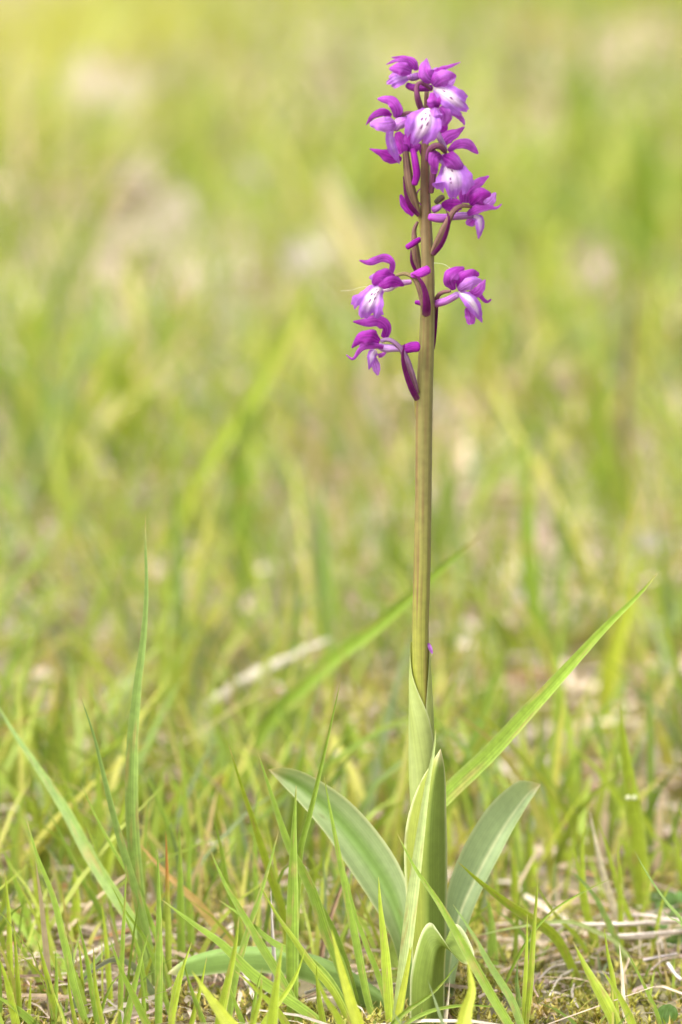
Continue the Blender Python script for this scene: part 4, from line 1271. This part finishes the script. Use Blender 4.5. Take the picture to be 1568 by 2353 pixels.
# ------------------------------------------------------------------ straw bundle, spikelet stem, dry leaves, clover
def lying_stalk(label, reg, pts, w, col, lift=0.003, group=None, name='dry_stalk'):
    out = []
    for p in pts:
        g = ground_hit(*to_d(reg, *p[:2]))
        out.append((g.x, g.y, g.z + lift + (p[2] / 1000 if len(p) > 2 else 0)))
    n = 20
    P = spline(out, n)
    ww = w / REG[reg][2] / SRC * unit_at(P[:, 1].mean())
    G, UV = tube(P, np.full(n, ww) * np.linspace(1, .7, n), 8, .7, .08, 3)
    c0 = np.array(col)
    C = colgrid(UV, lambda u, t: c0 * (1 + .35 * mnoise.noise((u * 2, t * 7, pts[0][1] * .1))))
    o = link(name, grid_mesh(name, G, UV, C, M_DRY, wrap=True))
    tag(o, label, 'straw', group)
    return o


SG = 'bleached straw stalks in the flat bundle'
for i, (pts, w) in enumerate((([(1110, 1240), (1300, 1228), (1470, 1222), (1640, 1215)], 22), ([(1130, 1262), (1300, 1262), (1450, 1255), (1640, 1232)], 20), ([(760, 1292), (1000, 1298), (1250, 1296), (1480, 1275), (1640, 1262)], 20),
                              ([(1120, 1310), (1300, 1318), (1460, 1300), (1640, 1270)], 22), ([(1060, 1338), (1250, 1335), (1420, 1322), (1640, 1300)], 18), ([(1180, 1245), (1330, 1240), (1480, 1262), (1640, 1285)], 16))):
    lying_stalk('bleached straw stalk lying in the flat bundle on the moss', '7', pts, w * 1.35, (.70, .62, .54), .009 + .0015 * (i % 3), SG)
LG = 'loose dead stalks on the ground'
for pts, w, c in (([(330, 1650), (380, 1625), (440, 1610)], 24, (.55, .44, .34)), ([(690, 1540), (780, 1460), (900, 1440), (1000, 1420)], 18, (.50, .43, .36)), ([(1040, 1380), (1090, 1340), (1150, 1325)], 14, (.42, .32, .26)),
                  ([(700, 1500), (660, 1570), (690, 1650)], 16, (.36, .26, .2)), ([(1480, 1440), (1520, 1500), (1560, 1540)], 26, (.55, .5, .48)), ([(760, 1560), (860, 1530), (960, 1540)], 12, (.6, .52, .42)),
                  ([(900, 1480), (820, 1530), (760, 1640)], 14, (.6, .53, .42)), ([(1250, 1400), (1220, 1480), (1190, 1540)], 14, (.55, .42, .3)), ([(1330, 1420), (1430, 1400), (1540, 1380)], 20, (.5, .44, .42)), ([(1380, 1480), (1450, 1420), (1540, 1400)], 14, (.45, .36, .3))):
    lying_stalk('loose dead stalk lying on the moss in front of the straw bundle', '7', pts, w, c, .007, LG)
LG2 = 'dead stalks under the low orchid leaf'
for pts, w, c in (([(200, 1050), (280, 1030), (370, 1070)], 12, (.5, .42, .32)), ([(370, 1020), (385, 1090), (410, 1150)], 26, (.58, .5, .42)), ([(610, 1130), (680, 1105), (760, 1090)], 14, (.6, .55, .48)),
                  ([(800, 970), (880, 960), (980, 975)], 12, (.5, .4, .3)), ([(500, 1080), (560, 1040), (640, 1020)], 12, (.55, .48, .38)), ([(60, 1130), (110, 1090), (160, 1060)], 12, (.42, .33, .24)), ([(620, 1060), (700, 1040), (800, 1050)], 20, (.6, .5, .42))):
    lying_stalk('dead stalk lying on the ground below the low horizontal orchid leaf', '5', pts, w, c, .006, LG2)
lying_stalk('long dry grey stem lying on the ground behind the low orchid leaf', '5', [(640, 900), (780, 880), (960, 860)], 22, (.45, .36, .30), .004)


AUTOLEAF = []


def dry_leaf(label, dx, dy, wpx, hpx, col, group=None, ang=0.0, seed=0, name='dry_leaf'):
    g = ground_hit(dx, dy + hpx * .5)
    u = unit_at(g.y)
    n = 12
    r = random.Random(seed)
    # a curled dead leaf leaning up in the grass
    tall = hpx * u
    t = np.linspace(0, 1, n)
    P = np.stack([g.x + math.sin(ang) * tall * t, g.y + tall * (.15 + .5 * t - .3 * t * t), g.z - .002 + tall * math.cos(ang) * t * (1.15 - .15 * t)], 1)
    W = wpx * u * np.sin(np.clip(t * .93 + .07, 0, 1) * math.pi) ** .6 * (1 + .3 * np.sin(t * 11 + seed * 1.7))
    W[-1] = .1 * W[-2]
    G, UV = ribbon(P, W, r.uniform(-15, 15), .35, .1, 9, .12, 2, seed=seed)
    c0 = np.array(col) * .68
    C = colgrid(UV, lambda a, b: c0 * (1 + .3 * mnoise.noise((a * 2, b * 3, seed)) - .12 * (abs(a) < .12)))
    o = link(name, grid_mesh(name, G, UV, C, M_DRY))
    tag(o, label, 'dry leaf', group)
    if group:
        AUTOLEAF.append((o, c0, wpx * u, g))


for i, (l_, x_, y_, w_, h_, c_, a_, g_) in enumerate(DRY):
    if i != 1:
        dry_leaf(l_, x_, y_, w_, h_, c_, g_, a_, 1 + i)
g = ground_hit(812, 640)
blade(DRY[1][0], 'cream', 'D', [(738, 372), (752, 410), (775, 475), (795, 540), (815, 610)], 62, g.y * 96, g.y * 93, 0, name='dead_grass_shoot')
dry_leaf('rust red dead leaf behind the arching orchid leaf', 838, 2022, 40, 34, (.45, .12, .05), seed=60)
dry_leaf('small white papery flake behind the bluish arching blade', 130, 1995, 18, 14, (.8, .78, .72), seed=61)
dry_leaf('pale upright dead leaf scrap between upright orchid leaf and grey-green leaf', 1065, 1925, 34, 90, (.62, .56, .46), ang=.2, seed=62)
dry_leaf('cream dead leaf scrap behind the arching orchid leaf', 735, 1960, 22, 70, (.66, .58, .46), ang=.5, seed=63)


# spikelet stem: pale bead-like spikelets on a thin stalk
def spikelet():
    root = bpy.data.objects.new('grass_seed_head', None)
    COL.objects.link(root)
    root.empty_display_size = .01
    Y = .34
    pts = [(745, 1478), (700, 1500), (640, 1530), (590, 1555), (530, 1590), (490, 1625), (470, 1680), (465, 1760)]
    out = [tuple(place(x, y, Y)) for x, y in pts]
    g = gz(out[-1][0], out[-1][1])
    out.append((out[-1][0] - .001, out[-1][1], g - .003))
    P = spline(out, 40)
    G, UV = tube(P, np.full(40, .0016), 6)
    C = colgrid(UV, lambda u, t: np.array([.40, .38, .2]))
    link('stalk', grid_mesh('stalk', G, UV, C, M_DRY, wrap=True), root)
    for (x, y, L, w) in ((640, 1525, 60, 26), (595, 1547, 64, 32), (548, 1573, 66, 30), (505, 1605, 62, 28), (690, 1501, 80, 20), (735, 1481, 60, 14)):
        c = place(x, y, Y); u = unit_at(Y)
        d = Vector((.85, .05, .5)).normalized() * (L * u * .5)
        Pq = spline([tuple(c - d), tuple(c), tuple(c + d)], 9)
        Wq = w * u * np.sin(np.linspace(.12, .95, 9) * math.pi) ** .8
        G, UV = tube(Pq, Wq, 8, .7)
        C = colgrid(UV, lambda u_, t: np.array([.50, .46, .36]) * (1 - .15 * abs(u_)))
        link('spikelet', grid_mesh('spikelet', G, UV, C, M_DRY, wrap=True), root)
    tag(root, 'pale nodding grass seed head out of focus left of the stem', 'seed head')


spikelet()


# clover plants: three round leaflets on a thin stalk, several to a plant
def clover(label, leaves, group=None, single=False):
    g0 = leaves[0]
    root = bpy.data.objects.new('clover' if not single else 'round_leaf_plant', None)
    COL.objects.link(root)
    root.empty_display_size = .005
    base = ground_hit(*to_d('7', g0[0], g0[1] + 120)) if not single else ground_hit(*to_d('7', g0[0], g0[1] + 60))
    for k, (x, y, s) in enumerate(leaves):
        dx, dy = to_d('7', x, y)
        c = place(dx, dy, base.y - .002 * k)
        u = unit_at(base.y) / REG['7'][2] / SRC * s * (1 if single else 1.35)
        b = Vector((base.x + random.uniform(-.003, .003), base.y, gz(base.x, base.y) - .002))
        Pq = spline([tuple(b), tuple((b + c) * .5 + Vector((0, .001, .001))), tuple(c)], 8)
        G, UV = tube(Pq, np.full(8, .0007), 6)
        st = link('leaf_stalk', grid_mesh('leaf_stalk', G, UV, colgrid(UV, lambda a, t: np.array([.2, .28, .08])), M_BLADE, wrap=True), root)
        a0 = random.uniform(0, 6.28)
        for q in range(1 if single else 3):
            a = a0 + q * 2.094
            d = Vector((math.cos(a), -.55 * math.sin(a) - .1, .55 * math.sin(a) + .25)) if not single else Vector((.2, -.1, .9))
            d.normalize()
            t = np.linspace(0, 1, 10)
            Pl = np.array(c)[None] + np.array(d)[None] * (t * u)[:, None] + np.array((0, 0, -.12))[None] * (t * t * u)[:, None]
            W = u * .95 * np.sqrt(np.maximum(np.sin(np.clip(t, 0, 1) ** .8 * math.pi), 0.0)) + 1e-5
            G, UV = ribbon(Pl, W, random.uniform(-20, 20), -.15, .15, 9)
            C = colgrid(UV, lambda uu, tt: lerp(np.array([.12, .24, .05]), np.array([.20, .33, .12]), .5 + mnoise.noise((uu * 2, tt * 3, k + q))))
            link('leaflet', grid_mesh('leaflet', G, UV, C, M_BLADE), root)
    tag(root, label, 'clover' if not single else 'plant', group)


CG = 'clover plants by the frame edge'
for lv in ([(1430, 900, 55), (1480, 960, 60), (1400, 1010, 50)], [(1530, 910, 60), (1555, 1010, 55), (1500, 1060, 55)], [(1420, 1080, 60), (1460, 1150, 60), (1390, 1150, 45)], [(1560, 1120, 60), (1520, 1170, 55)]):
    clover('low green clover with rounded leaflets behind the straw bundle', lv, CG)
clover('single rounded pale green leaf at the ground in front of the clover and straw', [(1460, 1665, 150)], single=True)


# fine spider threads stretched from the flowers
def thread(label, pts):
    P = trace('3', pts, 16)
    G, UV = tube(P, np.full(16, .00006), 5)
    o = link('spider_thread', grid_mesh('spider_thread', G, UV, colgrid(UV, lambda u, t: np.array([.8, .8, .75])), M_DRY, wrap=True))
    tag(o, label, 'thread')


thread('hair-fine spider thread trailing left from the spotted lower flower', [(50, 412, 3), (150, 405, 4), (250, 374, 6), (350, 378, 8)])
thread('hair-fine spider thread curving from stem to the lower right flower', [(888, 160, 2), (960, 168, 3), (1010, 190, 4), (1062, 235, 6)])


# ------------------------------------------------------------------ labels of the grass shoots that only their look and neighbours tell apart
MARKS = [('the orchid stem', (0.0, 0.0)), ('the tallest folded blade', None), ('the pale seed head', (-.07, .34)), ('the straw bundle', None), ('the clover', None), ('the whitish dead leaf', None),
         ('the rose grey dead leaf', None), ('the pinkish beige leaf', None), ('the low orchid leaf', (-.05, .01)), ('the bleached dead blade', None), ('the bluish arching blade', None), ('the cream dead blade', None)]
KEYS = {'the tallest folded blade': 'tallest of all', 'the straw bundle': 'bleached straw stalk', 'the clover': 'low green clover', 'the whitish dead leaf': 'whitish dead leaf', 'the rose grey dead leaf': 'rose grey dead',
        'the pinkish beige leaf': 'pinkish beige dead', 'the bleached dead blade': 'bleached white dead', 'the bluish arching blade': 'greyish shiny', 'the cream dead blade': 'long cream dead'}
spots = {}
for o in COL.objects:
    l_ = o.get('label', '')
    for k_, v_ in KEYS.items():
        if v_ in l_ and k_ not in spots:
            if o.type == 'MESH':
                zs = min(o.data.vertices, key=lambda v: v.co.z).co
                spots[k_] = (zs.x, zs.y)
            else:
                c_ = o.children[0].data.vertices[0].co
                spots[k_] = (c_.x, c_.y)
for k_, v_ in MARKS:
    if v_ is not None: spots[k_] = v_
CW = {'fresh': 'yellow-green', 'green': 'green', 'blue': 'bluish', 'yellow': 'yellow', 'pale': 'pale'}
for o, c_, w_, root_, tip_ in AUTO:
    wd = w_ * 1000
    width = 'hair-thin' if wd < 1.6 else 'slim' if wd < 2.8 else 'broad' if wd < 5 else 'very broad'
    hh = tip_.z - root_.z
    size = 'low' if hh < .03 else 'short' if hh < .05 else 'tall' if hh < .09 else 'very tall'
    dx = tip_.x - root_.x
    lean = 'upright' if abs(dx) < .22 * hh else ('leaning orchidwards' if dx * root_.x < 0 else 'leaning outwards')
    k_ = min(spots, key=lambda q: (spots[q][0] - root_.x) ** 2 + .25 * (spots[q][1] - root_.y) ** 2)
    d_ = root_.y - spots[k_][1]
    rel = 'behind' if d_ > .02 else 'in front of' if d_ < -.02 else 'beside'
    o['label'] = '%s %s %s grass shoot, %s, %s %s' % (width, size, CW[c_], lean, rel, k_)
    o['group'] = 'grass shoots standing out of the turf'
for o, c_, w_, g_ in AUTOLEAF:
    lum = c_.sum() / 3 / .68
    tone = 'dark brown' if lum < .36 else 'cream' if c_[2] < .80 * c_[1] and lum > .5 else 'greyish' if c_[0] - c_[2] < .1 else 'brownish' if lum < .46 else 'pinkish beige'
    size = 'tiny' if w_ < .014 else 'small' if w_ < .022 else 'broad' if w_ < .04 else 'very broad'
    k_ = min((q for q in spots if 'leaf' not in q or 'low' in q), key=lambda q: (spots[q][0] - g_.x) ** 2 + .25 * (spots[q][1] - g_.y) ** 2)
    far = 'far' if g_.y > 2.6 else 'well' if g_.y > 1.2 else 'not far'
    o['label'] = '%s %s dead leaf, blurred, on the ground %s behind %s' % (size, tone, far, k_)
